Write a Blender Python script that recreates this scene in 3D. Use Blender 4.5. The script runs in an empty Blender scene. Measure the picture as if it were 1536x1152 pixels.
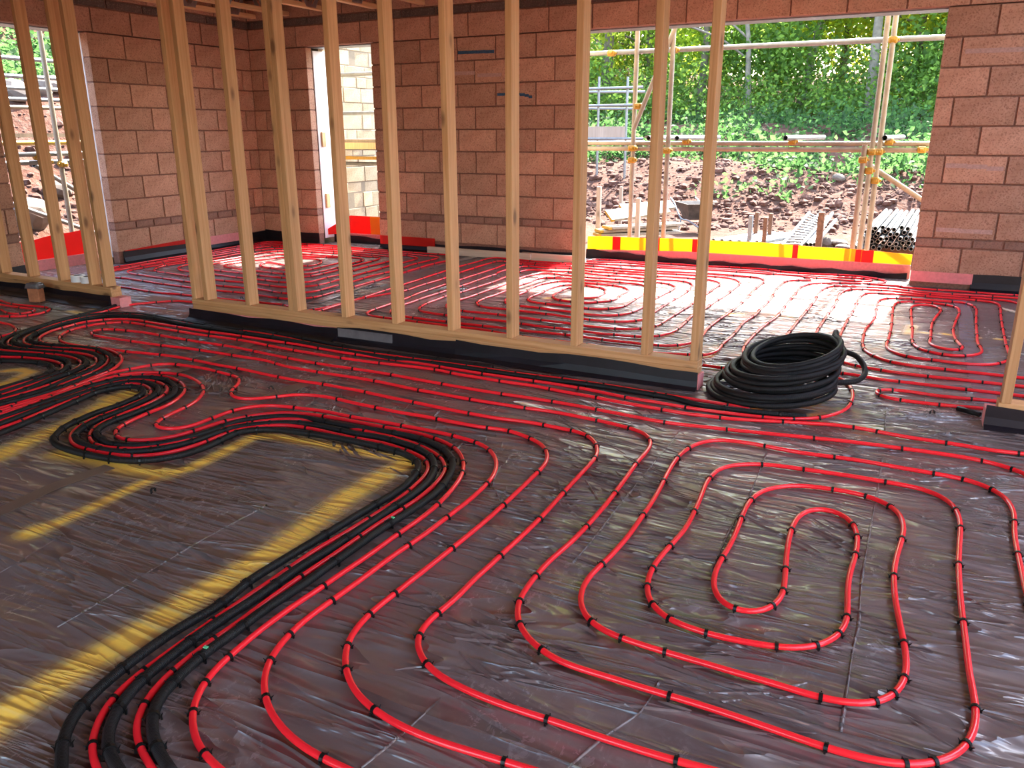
import bpy, math, random
import numpy as np
from mathutils import Vector, Matrix, Euler, noise as mnoise

random.seed(7)
rng = np.random.default_rng(11)
SC = bpy.context.scene
COL = SC.collection

# ------------------------------------------------------------------ camera
CAM_H = 1.28
FPX = 1209.777                      # focal length in pixels of the 1536 wide frame
YAW, PITCH, ROLL = -0.4667486, 0.3018247, -0.0036910
_f = Vector((math.sin(YAW) * math.cos(PITCH), math.cos(YAW) * math.cos(PITCH), -math.sin(PITCH)))
_r = Vector((math.cos(YAW), -math.sin(YAW), 0.0))
_u = _r.cross(_f)
CR = math.cos(ROLL) * _r + math.sin(ROLL) * _u
CU = -math.sin(ROLL) * _r + math.cos(ROLL) * _u
CF = _f
cam = bpy.data.cameras.new('camera')
cam.sensor_width = 36.0
cam.sensor_fit = 'HORIZONTAL'
cam.lens = FPX / 1536.0 * 36.0
cam.clip_start = 0.05
cam.clip_end = 500
camo = bpy.data.objects.new('camera', cam)
COL.objects.link(camo)
m = Matrix(((CR.x, CU.x, -CF.x, 0), (CR.y, CU.y, -CF.y, 0), (CR.z, CU.z, -CF.z, CAM_H), (0, 0, 0, 1)))
camo.matrix_world = m
SC.camera = camo

# ------------------------------------------------------------------ light
SUN_DIR = Vector((-0.07, -1.0, -1.12)).normalized()      # the way the sunlight travels
world = bpy.data.worlds.new('world')
SC.world = world
world.use_nodes = True
wn = world.node_tree.nodes
wl = world.node_tree.links
wn.clear()
sky = wn.new('ShaderNodeTexSky')
sky.sky_type = 'NISHITA'
sky.sun_disc = False
sky.sun_elevation = math.radians(48)
sky.sun_rotation = 0.0
sky.air_density = 1.3
sky.dust_density = 2.0
sky.ozone_density = 1.0
bg = wn.new('ShaderNodeBackground')
bg.inputs['Strength'].default_value = 0.42
wo = wn.new('ShaderNodeOutputWorld')
wl.new(sky.outputs[0], bg.inputs[0])
wl.new(bg.outputs[0], wo.inputs[0])
sun = bpy.data.lights.new('sun', 'SUN')
sun.energy = 11.0
sun.angle = math.radians(0.6)
sun.color = (1.0, 0.93, 0.82)
suno = bpy.data.objects.new('sun', sun)
COL.objects.link(suno)
suno.rotation_euler = SUN_DIR.to_track_quat('-Z', 'Y').to_euler()
SC.view_settings.view_transform = 'Standard'
SC.view_settings.look = 'None'
SC.view_settings.gamma = 1.0
SC.view_settings.use_curve_mapping = False
SC.view_settings.exposure = 2.12

# ------------------------------------------------------------------ helpers
def at(x, y, Y):
    """point of the plane at depth Y that a sight line passes"""
    d = CF * FPX + CR * (x - 768) - CU * (y - 576)
    p = d * (Y / d.y)
    return Vector((p.x, p.y, p.z + CAM_H))

def atx(x, y, X):
    d = CF * FPX + CR * (x - 768) - CU * (y - 576)
    p = d * (X / d.x)
    return Vector((p.x, p.y, p.z + CAM_H))

class MB:
    def __init__(s):
        s.v = []
        s.f = []
        s.uv = None
    def add(s, vs, fs):
        o = len(s.v)
        s.v += [tuple(p) for p in vs]
        s.f += [tuple(i + o for i in f) for f in fs]
    def box(s, x0, x1, y0, y1, z0, z1):
        s.add([(x0, y0, z0), (x1, y0, z0), (x1, y1, z0), (x0, y1, z0), (x0, y0, z1), (x1, y0, z1), (x1, y1, z1), (x0, y1, z1)],
              [(0, 3, 2, 1), (4, 5, 6, 7), (0, 1, 5, 4), (1, 2, 6, 5), (2, 3, 7, 6), (3, 0, 4, 7)])
    def bevbox(s, x0, x1, y0, y1, z0, z1, b):
        cx, cy, cz = (x0 + x1) / 2, (y0 + y1) / 2, (z0 + z1) / 2
        hx, hy, hz = (x1 - x0) / 2, (y1 - y0) / 2, (z1 - z0) / 2
        vs, idx = [], {}
        for sx in (-1, 1):
            for sy in (-1, 1):
                for sz in (-1, 1):
                    for a in range(3):
                        q = [hx - b, hy - b, hz - b]
                        q[a] += b
                        idx[(sx, sy, sz, a)] = len(vs)
                        vs.append((cx + sx * q[0], cy + sy * q[1], cz + sz * q[2]))
        fs = []
        for a in range(3):
            for sg in (-1, 1):
                o = [k for k in range(3) if k != a]
                loop = []
                for (p, q) in ((-1, -1), (1, -1), (1, 1), (-1, 1)):
                    t = [0, 0, 0]
                    t[a] = sg
                    t[o[0]] = p
                    t[o[1]] = q
                    loop.append(idx[(t[0], t[1], t[2], a)])
                flip = (sg > 0) == (a == 1)
                fs.append(tuple(reversed(loop)) if flip else tuple(loop))
        for a in range(3):                       # edges along axis a
            o = [k for k in range(3) if k != a]
            for p in (-1, 1):
                for q in (-1, 1):
                    def key(sa, ax):
                        t = [0, 0, 0]
                        t[a] = sa
                        t[o[0]] = p
                        t[o[1]] = q
                        return idx[(t[0], t[1], t[2], ax)]
                    fs.append((key(-1, o[0]), key(1, o[0]), key(1, o[1]), key(-1, o[1])))
        for sx in (-1, 1):
            for sy in (-1, 1):
                for sz in (-1, 1):
                    fs.append(tuple(idx[(sx, sy, sz, a)] for a in range(3)))
        s.add(vs, fs)
    def tube(s, pts, r, n=10, caps=True, closed=False):
        """sweep a circle along pts; r a number or one per point"""
        P = [Vector(p) for p in pts]
        k = len(P)
        if not hasattr(r, '__len__'):
            r = [r] * k
        up = Vector((0, 0, 1))
        o = len(s.v)
        prev = None
        for i in range(k):
            t = (P[min(i + 1, k - 1)] - P[max(i - 1, 0)])
            if t.length < 1e-9:
                t = Vector((0, 0, 1))
            t.normalize()
            if prev is None:
                a = t.cross(up)
                if a.length < 1e-3:
                    a = t.cross(Vector((1, 0, 0)))
            else:
                a = prev - t * prev.dot(t)
            a.normalize()
            prev = a
            b = t.cross(a)
            for j in range(n):
                an = 2 * math.pi * j / n
                q = P[i] + (a * math.cos(an) + b * math.sin(an)) * r[i]
                s.v.append((q.x, q.y, q.z))
        for i in range(k - 1):
            for j in range(n):
                j2 = (j + 1) % n
                s.f.append((o + i * n + j, o + i * n + j2, o + (i + 1) * n + j2, o + (i + 1) * n + j))
        if caps:
            s.f.append(tuple(o + j for j in reversed(range(n))))
            s.f.append(tuple(o + (k - 1) * n + j for j in range(n)))
    def pipe(s, a, b, r, wall=0.004, n=14):
        """straight hollow tube"""
        a, b = Vector(a), Vector(b)
        t = (b - a).normalized()
        x = t.cross(Vector((0, 0, 1)))
        if x.length < 1e-3:
            x = t.cross(Vector((1, 0, 0)))
        x.normalize()
        y = t.cross(x)
        o = len(s.v)
        for c, rr in ((a, r), (b, r), (b, r - wall), (a, r - wall)):
            for j in range(n):
                an = 2 * math.pi * j / n
                q = c + (x * math.cos(an) + y * math.sin(an)) * rr
                s.v.append((q.x, q.y, q.z))
        for k in range(4):
            k2 = (k + 1) % 4
            for j in range(n):
                j2 = (j + 1) % n
                s.f.append((o + k * n + j, o + k * n + j2, o + k2 * n + j2, o + k2 * n + j))
    def mesh(s, name, smooth=False):
        me = bpy.data.meshes.new(name)
        me.from_pydata(s.v, [], s.f)
        if smooth:
            me.polygons.foreach_set('use_smooth', [True] * len(me.polygons))
        me.update()
        return me
    def build(s, name, mat, parent=None, smooth=False):
        return obj(name, s.mesh(name, smooth), mat, parent)

def obj(name, me, mat=None, parent=None):
    o = bpy.data.objects.new(name, me)
    COL.objects.link(o)
    if mat is not None and len(me.materials) == 0:
        me.materials.append(mat)
    if parent is not None:
        o.parent = parent
    return o

def empty(name, loc=(0, 0, 0), rz=0.0):
    o = bpy.data.objects.new(name, None)
    o.empty_display_size = 0.1
    COL.objects.link(o)
    o.location = loc
    o.rotation_euler = (0, 0, rz)
    return o

def tag(o, label=None, cat=None, group=None, kind=None):
    if label: o['label'] = label
    if cat: o['category'] = cat
    if group: o['group'] = group
    if kind: o['kind'] = kind
    return o

def catmull(pts, step=0.02):
    P = [Vector(p) for p in pts]
    if len(P) < 3:
        return P
    P = [P[0] * 2 - P[1]] + P + [P[-1] * 2 - P[-2]]
    out = []
    for i in range(1, len(P) - 2):
        p0, p1, p2, p3 = P[i - 1], P[i], P[i + 1], P[i + 2]
        t0 = 0.0
        t1 = t0 + max((p1 - p0).length, 1e-5) ** 0.5
        t2 = t1 + max((p2 - p1).length, 1e-5) ** 0.5
        t3 = t2 + max((p3 - p2).length, 1e-5) ** 0.5
        n = max(1, int((p2 - p1).length / step))
        for k in range(n):
            t = t1 + (t2 - t1) * k / n
            A1 = p0 * ((t1 - t) / (t1 - t0)) + p1 * ((t - t0) / (t1 - t0))
            A2 = p1 * ((t2 - t) / (t2 - t1)) + p2 * ((t - t1) / (t2 - t1))
            A3 = p2 * ((t3 - t) / (t3 - t2)) + p3 * ((t - t2) / (t3 - t2))
            B1 = A1 * ((t2 - t) / (t2 - t0)) + A2 * ((t - t0) / (t2 - t0))
            B2 = A2 * ((t3 - t) / (t3 - t1)) + A3 * ((t - t1) / (t3 - t1))
            out.append(B1 * ((t2 - t) / (t2 - t1)) + B2 * ((t - t1) / (t2 - t1)))
    out.append(P[-2])
    return out

# ------------------------------------------------------------------ materials
class NT:
    def __init__(s, name):
        s.m = bpy.data.materials.new(name)
        s.m.use_nodes = True
        s.t = s.m.node_tree
        s.n = s.t.nodes
        s.n.clear()
        s.out = s.n.new('ShaderNodeOutputMaterial')
    def node(s, typ, **kw):
        n = s.n.new(typ)
        for k, v in kw.items():
            if k.startswith('i_'):
                key = k[2:].replace('_', ' ')
                n.inputs[key].default_value = v
            else:
                setattr(n, k, v)
        return n
    def link(s, a, b):
        s.t.links.new(a, b)
    def coords(s, kind='Object', scale=(1, 1, 1), rot=(0, 0, 0), loc=None):
        tc = s.node('ShaderNodeTexCoord')
        mp = s.node('ShaderNodeMapping')
        mp.inputs['Scale'].default_value = scale
        mp.inputs['Rotation'].default_value = rot
        if loc: mp.inputs['Location'].default_value = loc
        s.link(tc.outputs[kind], mp.inputs[0])
        return mp.outputs[0]
    def noise(s, vec, scale, detail=4, rough=0.55, dist=0.0, typ=None):
        n = s.node('ShaderNodeTexNoise')
        if typ: n.noise_type = typ
        n.inputs['Scale'].default_value = scale
        n.inputs['Detail'].default_value = detail
        n.inputs['Roughness'].default_value = rough
        n.inputs['Distortion'].default_value = dist
        s.link(vec, n.inputs['Vector'])
        return n.outputs[0]
    def ramp(s, fac, stops, interp='LINEAR'):
        r = s.node('ShaderNodeValToRGB')
        r.color_ramp.interpolation = interp
        e = r.color_ramp.elements
        while len(e) < len(stops): e.new(0.5)
        for k, (p, c) in enumerate(stops):
            e[k].position = p
            e[k].color = tuple(c) + (1,) if len(c) == 3 else c
        s.link(fac, r.inputs[0])
        return r.outputs[0]
    def mix(s, fac, a, b, mode='MIX'):
        n = s.node('ShaderNodeMix', data_type='RGBA', blend_type=mode)
        for sock, v in ((n.inputs[0], fac), (n.inputs[6], a), (n.inputs[7], b)):
            if hasattr(v, 'is_output'): s.link(v, sock)
            elif isinstance(v, (int, float)): sock.default_value = v
            else: sock.default_value = tuple(v) + (1,)
        return n.outputs[2]
    def math(s, op, a, b=None, clamp=False):
        n = s.node('ShaderNodeMath', operation=op, use_clamp=clamp)
        for sock, v in ((n.inputs[0], a), (n.inputs[1], b)):
            if v is None: continue
            if hasattr(v, 'is_output'): s.link(v, sock)
            else: sock.default_value = v
        return n.outputs[0]
    def bump(s, h, strength=0.5, dist=0.01, normal=None):
        b = s.node('ShaderNodeBump')
        b.inputs['Strength'].default_value = strength
        b.inputs['Distance'].default_value = dist
        s.link(h, b.inputs['Height'])
        if normal: s.link(normal, b.inputs['Normal'])
        return b.outputs[0]
    def principled(s, color, rough=0.5, normal=None, spec=0.5, metal=0.0, **kw):
        p = s.node('ShaderNodeBsdfPrincipled')
        for sock, v in ((p.inputs['Base Color'], color), (p.inputs['Roughness'], rough)):
            if hasattr(v, 'is_output'): s.link(v, sock)
            elif isinstance(v, (int, float)): sock.default_value = v
            else: sock.default_value = tuple(v) + (1,)
        p.inputs['Specular IOR Level'].default_value = spec
        p.inputs['Metallic'].default_value = metal
        for k, v in kw.items():
            p.inputs[k].default_value = v
        if normal: s.link(normal, p.inputs['Normal'])
        s.link(p.outputs[0], s.out.inputs[0])
        return p

def rnd(nt):
    return nt.node('ShaderNodeObjectInfo').outputs['Random']

def simple(name, col, rough=0.5, metal=0.0, spec=0.5, var=0.12, scale=30, bump=0.0, rvar=0.0):
    t = NT(name)
    v = t.coords('Object')
    n = t.noise(v, scale, 4)
    lo = tuple(c * (1 - var) for c in col)
    hi = tuple(min(1, c * (1 + var)) for c in col)
    c = t.ramp(n, [(0.3, lo), (0.7, hi)])
    if rvar:
        k = t.math('MULTIPLY_ADD', rnd(t), 2 * rvar)
        k.node.inputs[2].default_value = 1 - rvar
        hsv = t.node('ShaderNodeHueSaturation')
        t.link(c, hsv.inputs['Color'])
        t.link(k, hsv.inputs['Value'])
        c = hsv.outputs[0]
    nm = t.bump(n, bump, 0.004) if bump else None
    t.principled(c, rough, nm, spec, metal)
    return t.m

def mat_block(name, a, b, speck, rvar=0.16):
    t = NT(name)
    v = t.coords('Object')
    n1 = t.noise(v, 9, 3)
    n2 = t.noise(v, 75, 4, 0.75)
    c = t.ramp(n1, [(0.3, a), (0.72, b)])
    k = t.ramp(n2, [(0.36, (0, 0, 0)), (0.5, (1, 1, 1))])
    c = t.mix(k, speck, c)
    # occasional darker pits
    vo = t.node('ShaderNodeTexVoronoi')
    vo.inputs['Scale'].default_value = 26
    t.link(v, vo.inputs['Vector'])
    pit = t.ramp(vo.outputs['Distance'], [(0.03, (0, 0, 0)), (0.10, (1, 1, 1))])
    n3 = t.noise(v, 7, 1)
    pm = t.ramp(n3, [(0.55, (1, 1, 1)), (0.62, (0, 0, 0))])
    pit2 = t.mix(pm, pit, (1, 1, 1))
    c = t.mix(pit2, tuple(x * 0.55 for x in a), c)
    kk = t.math('MULTIPLY_ADD', rnd(t), 2 * rvar)
    kk.node.inputs[2].default_value = 1 - rvar
    hsv = t.node('ShaderNodeHueSaturation')
    t.link(c, hsv.inputs['Color'])
    t.link(kk, hsv.inputs['Value'])
    h = t.math('ADD', n2, t.math('MULTIPLY', pit2, 0.6))
    t.principled(hsv.outputs[0], 0.93, t.bump(h, 0.7, 0.006), 0.2)
    return t.m

def mat_wood(name, lo, hi, knot, gscale=1.0, rvar=0.12):
    t = NT(name)
    tc = t.node('ShaderNodeTexCoord')
    mp = t.node('ShaderNodeMapping')
    mp.inputs['Scale'].default_value = (55 * gscale, 55 * gscale, 1.6 * gscale)
    # shift by the object's random number so no two boards share a grain
    oi = rnd(t)
    cmb = t.node('ShaderNodeCombineXYZ')
    t.link(t.math('MULTIPLY', oi, 37.0), cmb.inputs[2])
    t.link(t.math('MULTIPLY', oi, 11.0), cmb.inputs[0])
    add = t.node('ShaderNodeVectorMath', operation='ADD')
    t.link(tc.outputs['Object'], add.inputs[0])
    t.link(cmb.outputs[0], add.inputs[1])
    t.link(add.outputs[0], mp.inputs[0])
    n = t.noise(mp.outputs[0], 1.0, 4, 0.6, 0.6)
    c = t.ramp(n, [(0.28, lo), (0.66, hi)])
    mk = t.node('ShaderNodeMapping')
    mk.inputs['Scale'].default_value = (7, 7, 3.0)
    t.link(add.outputs[0], mk.inputs[0])
    vo = t.node('ShaderNodeTexVoronoi')
    vo.inputs['Scale'].default_value = 1.0
    vo.inputs['Randomness'].default_value = 1.0
    t.link(mk.outputs[0], vo.inputs['Vector'])
    kn = t.ramp(vo.outputs['Distance'], [(0.08, (1, 1, 1)), (0.17, (0, 0, 0))])
    c = t.mix(kn, c, knot)
    halo = t.ramp(vo.outputs['Distance'], [(0.15, (0.35, 0.35, 0.35)), (0.34, (0, 0, 0))])
    c = t.mix(halo, c, tuple(x * 0.6 for x in hi))
    kk = t.math('MULTIPLY_ADD', oi, 2 * rvar)
    kk.node.inputs[2].default_value = 1 - rvar
    hsv = t.node('ShaderNodeHueSaturation')
    t.link(c, hsv.inputs['Color'])
    t.link(kk, hsv.inputs['Value'])
    t.principled(hsv.outputs[0], 0.62, t.bump(n, 0.25, 0.002), 0.3)
    return t.m

def mat_translucent(name, col, tcol, share=0.6, rough=0.4):
    t = NT(name)
    v = t.coords('Object')
    n = t.noise(v, 6, 3)
    c = t.ramp(n, [(0.3, tuple(x * 0.86 for x in col)), (0.7, col)])
    p = t.node('ShaderNodeBsdfPrincipled')
    t.link(c, p.inputs['Base Color'])
    p.inputs['Roughness'].default_value = rough
    tr = t.node('ShaderNodeBsdfTranslucent')
    tr.inputs[0].default_value = tuple(tcol) + (1,)
    mx = t.node('ShaderNodeMixShader')
    mx.inputs[0].default_value = share
    t.link(p.outputs[0], mx.inputs[1])
    t.link(tr.outputs[0], mx.inputs[2])
    t.link(mx.outputs[0], t.out.inputs[0])
    return t.m

M = {}
M['block'] = mat_block('block_pink', (0.44, 0.245, 0.160), (0.56, 0.33, 0.225), (0.29, 0.145, 0.095))
M['mortar'] = simple('mortar', (0.24, 0.12, 0.085), 0.95, var=0.25, scale=60, bump=0.4)
M['brick'] = mat_block('brick_course', (0.27, 0.15, 0.11), (0.35, 0.20, 0.145), (0.2, 0.115, 0.09))
M['darkbrick'] = mat_block('brick_dark', (0.085, 0.062, 0.055), (0.13, 0.095, 0.08), (0.2, 0.16, 0.13), 0.25)
M['timber'] = mat_wood('timber', (0.46, 0.22, 0.085), (0.63, 0.35, 0.16), (0.13, 0.045, 0.018))
M['joist'] = mat_wood('joist_timber', (0.60, 0.36, 0.16), (0.72, 0.48, 0.26), (0.28, 0.14, 0.06))
M['batten'] = mat_wood('batten', (0.55, 0.42, 0.30), (0.7, 0.57, 0.43), (0.3, 0.2, 0.12))
M['board'] = mat_wood('scaffold_board', (0.21, 0.175, 0.13), (0.28, 0.24, 0.185), (0.11, 0.09, 0.07), 0.7)
M['oldwood'] = mat_wood('weathered_timber', (0.24, 0.19, 0.15), (0.36, 0.29, 0.23), (0.12, 0.09, 0.07), 0.7)
M['red'] = simple('red_pipe', (0.90, 0.018, 0.030), 0.24, var=0.05, scale=4)
M['clip'] = simple('black_clip', (0.006, 0.006, 0.006), 0.4, spec=0.25, var=0.1)
M['dpm'] = simple('black_membrane', (0.010, 0.008, 0.012), 0.42, spec=0.25, var=0.3, scale=6, bump=0.6)
M['galv'] = simple('galvanised', (0.21, 0.22, 0.225), 0.45, 0.5, var=0.16, scale=14, rvar=0.1)
M['oldgalv'] = simple('worn_galvanised', (0.27, 0.225, 0.175), 0.5, 0.25, var=0.18, scale=10)
M['yellow'] = simple('yellow_fitting', (0.36, 0.20, 0.012), 0.45, var=0.2, scale=40)
M['rust'] = simple('rusty_steel', (0.17, 0.085, 0.05), 0.8, 0.2, var=0.4, scale=25, bump=0.3)
M['greysteel'] = simple('grey_steel', (0.22, 0.24, 0.26), 0.5, 0.5, var=0.2, scale=20)
M['plate'] = simple('pressed_steel', (0.45, 0.46, 0.48), 0.35, 0.85, var=0.15, scale=30)
M['white'] = simple('white_board', (0.80, 0.78, 0.80), 0.45, var=0.04, scale=5)
M['tape'] = simple('white_tape', (0.80, 0.80, 0.83), 0.45, var=0.03)
M['clay'] = simple('clay', (0.42, 0.16, 0.075), 0.85, var=0.25, scale=20, bump=0.3)
M['pink'] = simple('pink_insulation', (0.72, 0.24, 0.24), 0.7, var=0.1, scale=40, bump=0.2)
M['wrap'] = simple('clear_wrap', (0.13, 0.12, 0.13), 0.2, var=0.2, scale=12, bump=0.6)
M['blue'] = simple('blue_paint', (0.03, 0.09, 0.17), 0.8, var=0.3, scale=60)
M['smear'] = simple('mortar_smear', (0.46, 0.30, 0.25), 0.95, var=0.2, scale=60)
M['ydpc'] = mat_translucent('yellow_strip', (0.85, 0.42, 0.014), (0.95, 0.52, 0.012), 0.5)
M['rdpc'] = mat_translucent('red_strip', (0.75, 0.03, 0.02), (0.95, 0.04, 0.02), 0.55)
M['bark'] = simple('bark', (0.12, 0.095, 0.07), 0.9, var=0.4, scale=9, bump=0.6)
M['palebark'] = simple('pale_bark', (0.17, 0.14, 0.11), 0.9, var=0.3, scale=8, bump=0.5)
M['green'] = simple('green_marker', (0.10, 0.45, 0.22), 0.6, var=0.1)
M['osb'] = simple('deck_board', (0.42, 0.28, 0.16), 0.8, var=0.25, scale=25)
M['paleblock'] = mat_block('cream_stone', (0.30, 0.24, 0.155), (0.40, 0.325, 0.225), (0.23, 0.175, 0.115), 0.18)
M['palemortar'] = simple('pale_mortar', (0.19, 0.155, 0.11), 0.95, var=0.1, scale=40)
M['rock'] = simple('stone', (0.13, 0.10, 0.08), 0.92, var=0.3, scale=5, bump=0.6, rvar=0.25)
M['clod'] = simple('soil_clod', (0.088, 0.036, 0.023), 0.95, var=0.35, scale=7, bump=0.6)
M['tubdark'] = simple('barrow_tub', (0.06, 0.05, 0.045), 0.6, 0.3, var=0.4, scale=12)
M['rubber'] = simple('rubber', (0.02, 0.02, 0.02), 0.8, var=0.2)

def mat_conduit():
    t = NT('black_conduit')
    at_ = t.node('ShaderNodeAttribute', attribute_name='along')
    w = t.math('SINE', t.math('MULTIPLY', at_.outputs['Fac'], 2 * math.pi / 0.0045))
    v = t.coords('Object')
    n = t.noise(v, 12, 3)
    c = t.ramp(n, [(0.3, (0.007, 0.007, 0.007)), (0.7, (0.014, 0.013, 0.014))])
    t.principled(c, 0.5, t.bump(w, 0.6, 0.0010), 0.22)
    return t.m
M['conduit'] = mat_conduit()

def mat_leaf(name, a, b, trans):
    t = NT(name)
    v = t.coords('Object')
    n = t.noise(v, 0.9, 3)
    n2 = t.noise(v, 14, 1)
    c = t.ramp(t.math('ADD', t.math('MULTIPLY', n, 0.6), t.math('MULTIPLY', n2, 0.4)), [(0.35, a), (0.65, b)])
    p = t.node('ShaderNodeBsdfPrincipled')
    t.link(c, p.inputs['Base Color'])
    p.inputs['Roughness'].default_value = 0.6
    p.inputs['Specular IOR Level'].default_value = 0.2
    tr = t.node('ShaderNodeBsdfTranslucent')
    t.link(t.mix(0.75, c, trans), tr.inputs[0])
    mx = t.node('ShaderNodeMixShader')
    mx.inputs[0].default_value = 0.62
    t.link(p.outputs[0], mx.inputs[1])
    t.link(tr.outputs[0], mx.inputs[2])
    t.link(mx.outputs[0], t.out.inputs[0])
    return t.m
M['leafA'] = mat_leaf('leaf_mid_green', (0.055, 0.11, 0.02), (0.13, 0.21, 0.035), (0.72, 0.88, 0.08))
M['leafB'] = mat_leaf('leaf_dark_green', (0.035, 0.075, 0.02), (0.08, 0.14, 0.04), (0.40, 0.62, 0.10))
M['leafC'] = mat_leaf('leaf_yellow_green', (0.11, 0.16, 0.02), (0.22, 0.27, 0.035), (0.95, 0.95, 0.10))
M['weed'] = mat_leaf('weed_green', (0.03, 0.068, 0.022), (0.055, 0.105, 0.035), (0.10, 0.23, 0.06))

def mat_membrane():
    t = NT('brown_membrane')
    v = t.coords('Object')
    # folds: two ridged fields running different ways, present only in patches
    def folds(rot, scale, patch, seed):
        vv = t.coords('Object', scale=scale, rot=(0, 0, rot), loc=(seed, seed * 0.7, 0))
        n = t.noise(vv, 1.0, 3, 0.5, 0.9)
        r = t.math('SUBTRACT', 1.0, t.math('ABSOLUTE', t.math('SUBTRACT', t.math('MULTIPLY', n, 2.0), 1.0)))
        r = t.math('POWER', r, 9.0)
        pv = t.coords('Object', loc=(seed * 3, seed, 0))
        pm = t.ramp(t.noise(pv, patch, 2), [(0.42, (0, 0, 0)), (0.60, (1, 1, 1))])
        return t.math('MULTIPLY', r, pm)
    h1 = folds(0.15, (0.8, 5.5, 1), 0.8, 1.3)
    h2 = folds(1.15, (0.9, 5.0, 1), 0.7, 5.1)
    h3 = folds(-0.7, (0.7, 4.0, 1), 0.6, 8.2)
    h4 = folds(2.3, (1.6, 9, 1), 0.9, 3.7)
    h = t.math('ADD', t.math('ADD', h1, h2), t.math('ADD', h3, t.math('MULTIPLY', h4, 0.6)))
    big = t.noise(v, 1.6, 2)
    nrm = t.bump(big, 0.4, 0.06)
    nrm = t.bump(h, 1.0, 0.030, nrm)
    n = t.noise(v, 1.7, 4, 0.6)
    c = t.ramp(n, [(0.3, (0.120, 0.086, 0.082)), (0.7, (0.165, 0.122, 0.114))])
    # dusty boot scuffs
    d1 = t.ramp(t.noise(v, 1.9, 2), [(0.46, (0, 0, 0)), (0.62, (1, 1, 1))])
    sv = t.coords('Object', scale=(30, 22, 1), rot=(0, 0, 0.5))
    d2 = t.ramp(t.noise(sv, 1.0, 4, 0.7, 0.8), [(0.5, (0, 0, 0)), (0.66, (1, 1, 1))])
    dust = t.math('MULTIPLY', t.math('MULTIPLY', d1, d2), 0.32)
    c = t.mix(dust, c, (0.30, 0.27, 0.28))
    # sprayed yellow marks, stored on the sheet as an attribute
    pa = t.node('ShaderNodeAttribute', attribute_name='paint')
    pn = t.noise(v, 60, 3, 0.7)
    pf = t.math('MULTIPLY', pa.outputs['Fac'], t.math('MULTIPLY_ADD', pn, 1.1), True)
    pf.node.inputs[1].default_value = 1
    k = t.math('MULTIPLY_ADD', pn, 0.9)
    k.node.inputs[2].default_value = 0.95
    pf = t.math('MULTIPLY', pa.outputs['Fac'], k, True)
    c = t.mix(pf, c, (0.95, 0.58, 0.08))
    ro = t.math('MULTIPLY_ADD', t.noise(v, 3.0, 3), 0.18)
    ro.node.inputs[2].default_value = 0.10
    ro = t.math('ADD', ro, t.math('ADD', t.math('MULTIPLY', pf, 0.4), t.math('MULTIPLY', dust, 0.5)), True)
    p = t.principled(c, 0.48, nrm, 0.5)
    p.inputs['Coat Weight'].default_value = 0.9
    p.inputs['Coat IOR'].default_value = 1.5
    t.link(ro, p.inputs['Coat Roughness'])
    t.link(nrm, p.inputs['Coat Normal'])
    return t.m
M['membrane'] = mat_membrane()

def mat_ground():
    t = NT('red_soil')
    v = t.coords('Object')
    n = t.noise(v, 1.3, 5, 0.65)
    n2 = t.noise(v, 11, 4, 0.7)
    c = t.ramp(n, [(0.3, (0.055, 0.021, 0.013)), (0.55, (0.080, 0.032, 0.020)), (0.75, (0.105, 0.052, 0.035))])
    c = t.mix(t.ramp(n2, [(0.45, (0, 0, 0)), (0.75, (1, 1, 1))]), c, (0.11, 0.068, 0.052))
    t.principled(c, 0.96, t.bump(t.math('ADD', n2, n), 0.9, 0.06), 0.15)
    return t.m
M['ground'] = mat_ground()

# ------------------------------------------------------------------ room shell
YB = 7.751            # inner face of the back wall
XL = -7.356           # inner face of the left wall
XR = 3.4
YF = -3.0
J0 = 2.217            # head of the openings
WX0, WX1 = -3.20, -0.04      # large window opening
DX0, DX1 = -6.51, -5.61      # narrow door opening
LY0, LY1 = 4.62, 5.62        # opening in the left wall
ZT = 2.80
JT = 0.0135

_bm = {}
def block_mesh(l, h, t, mat):
    key = (round(l, 3), round(h, 3), round(t, 3), mat)
    if key not in _bm:
        b = MB()
        b.bevbox(-l / 2, l / 2, -t / 2, t / 2, -h / 2, h / 2, 0.0035)
        me = b.mesh('block')
        me.materials.append(M[mat])
        _bm[key] = me
    return _bm[key]

def courses(parent, lo, hi, z0, z1, anchor, length, mat, place, name='block'):
    """cut one course from lo to hi into blocks whose joints pass through anchor"""
    js = [lo]
    k = math.ceil((lo - anchor) / length)
    while anchor + k * length < hi - 0.03:
        q = anchor + k * length
        if q > lo + 0.03:
            js.append(q)
        k += 1
    js.append(hi)
    for a, b in zip(js[:-1], js[1:]):
        l = b - a - (JT if (a != lo and b != hi) else JT / 2)
        c = (a + b) / 2
        if a == lo: c -= JT / 4
        if b == hi: c += JT / 4
        h = z1 - z0 - JT
        o = bpy.data.objects.new(name, block_mesh(l, h, 0.1, mat))
        COL.objects.link(o)
        o.parent = parent
        place(o, c, (z0 + z1) / 2)

ROWS = [(J0 - 0.225 * (i + 1), J0 - 0.225 * i, i) for i in range(8)]
ROWS.append((0.117, 0.342, 8))

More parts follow.
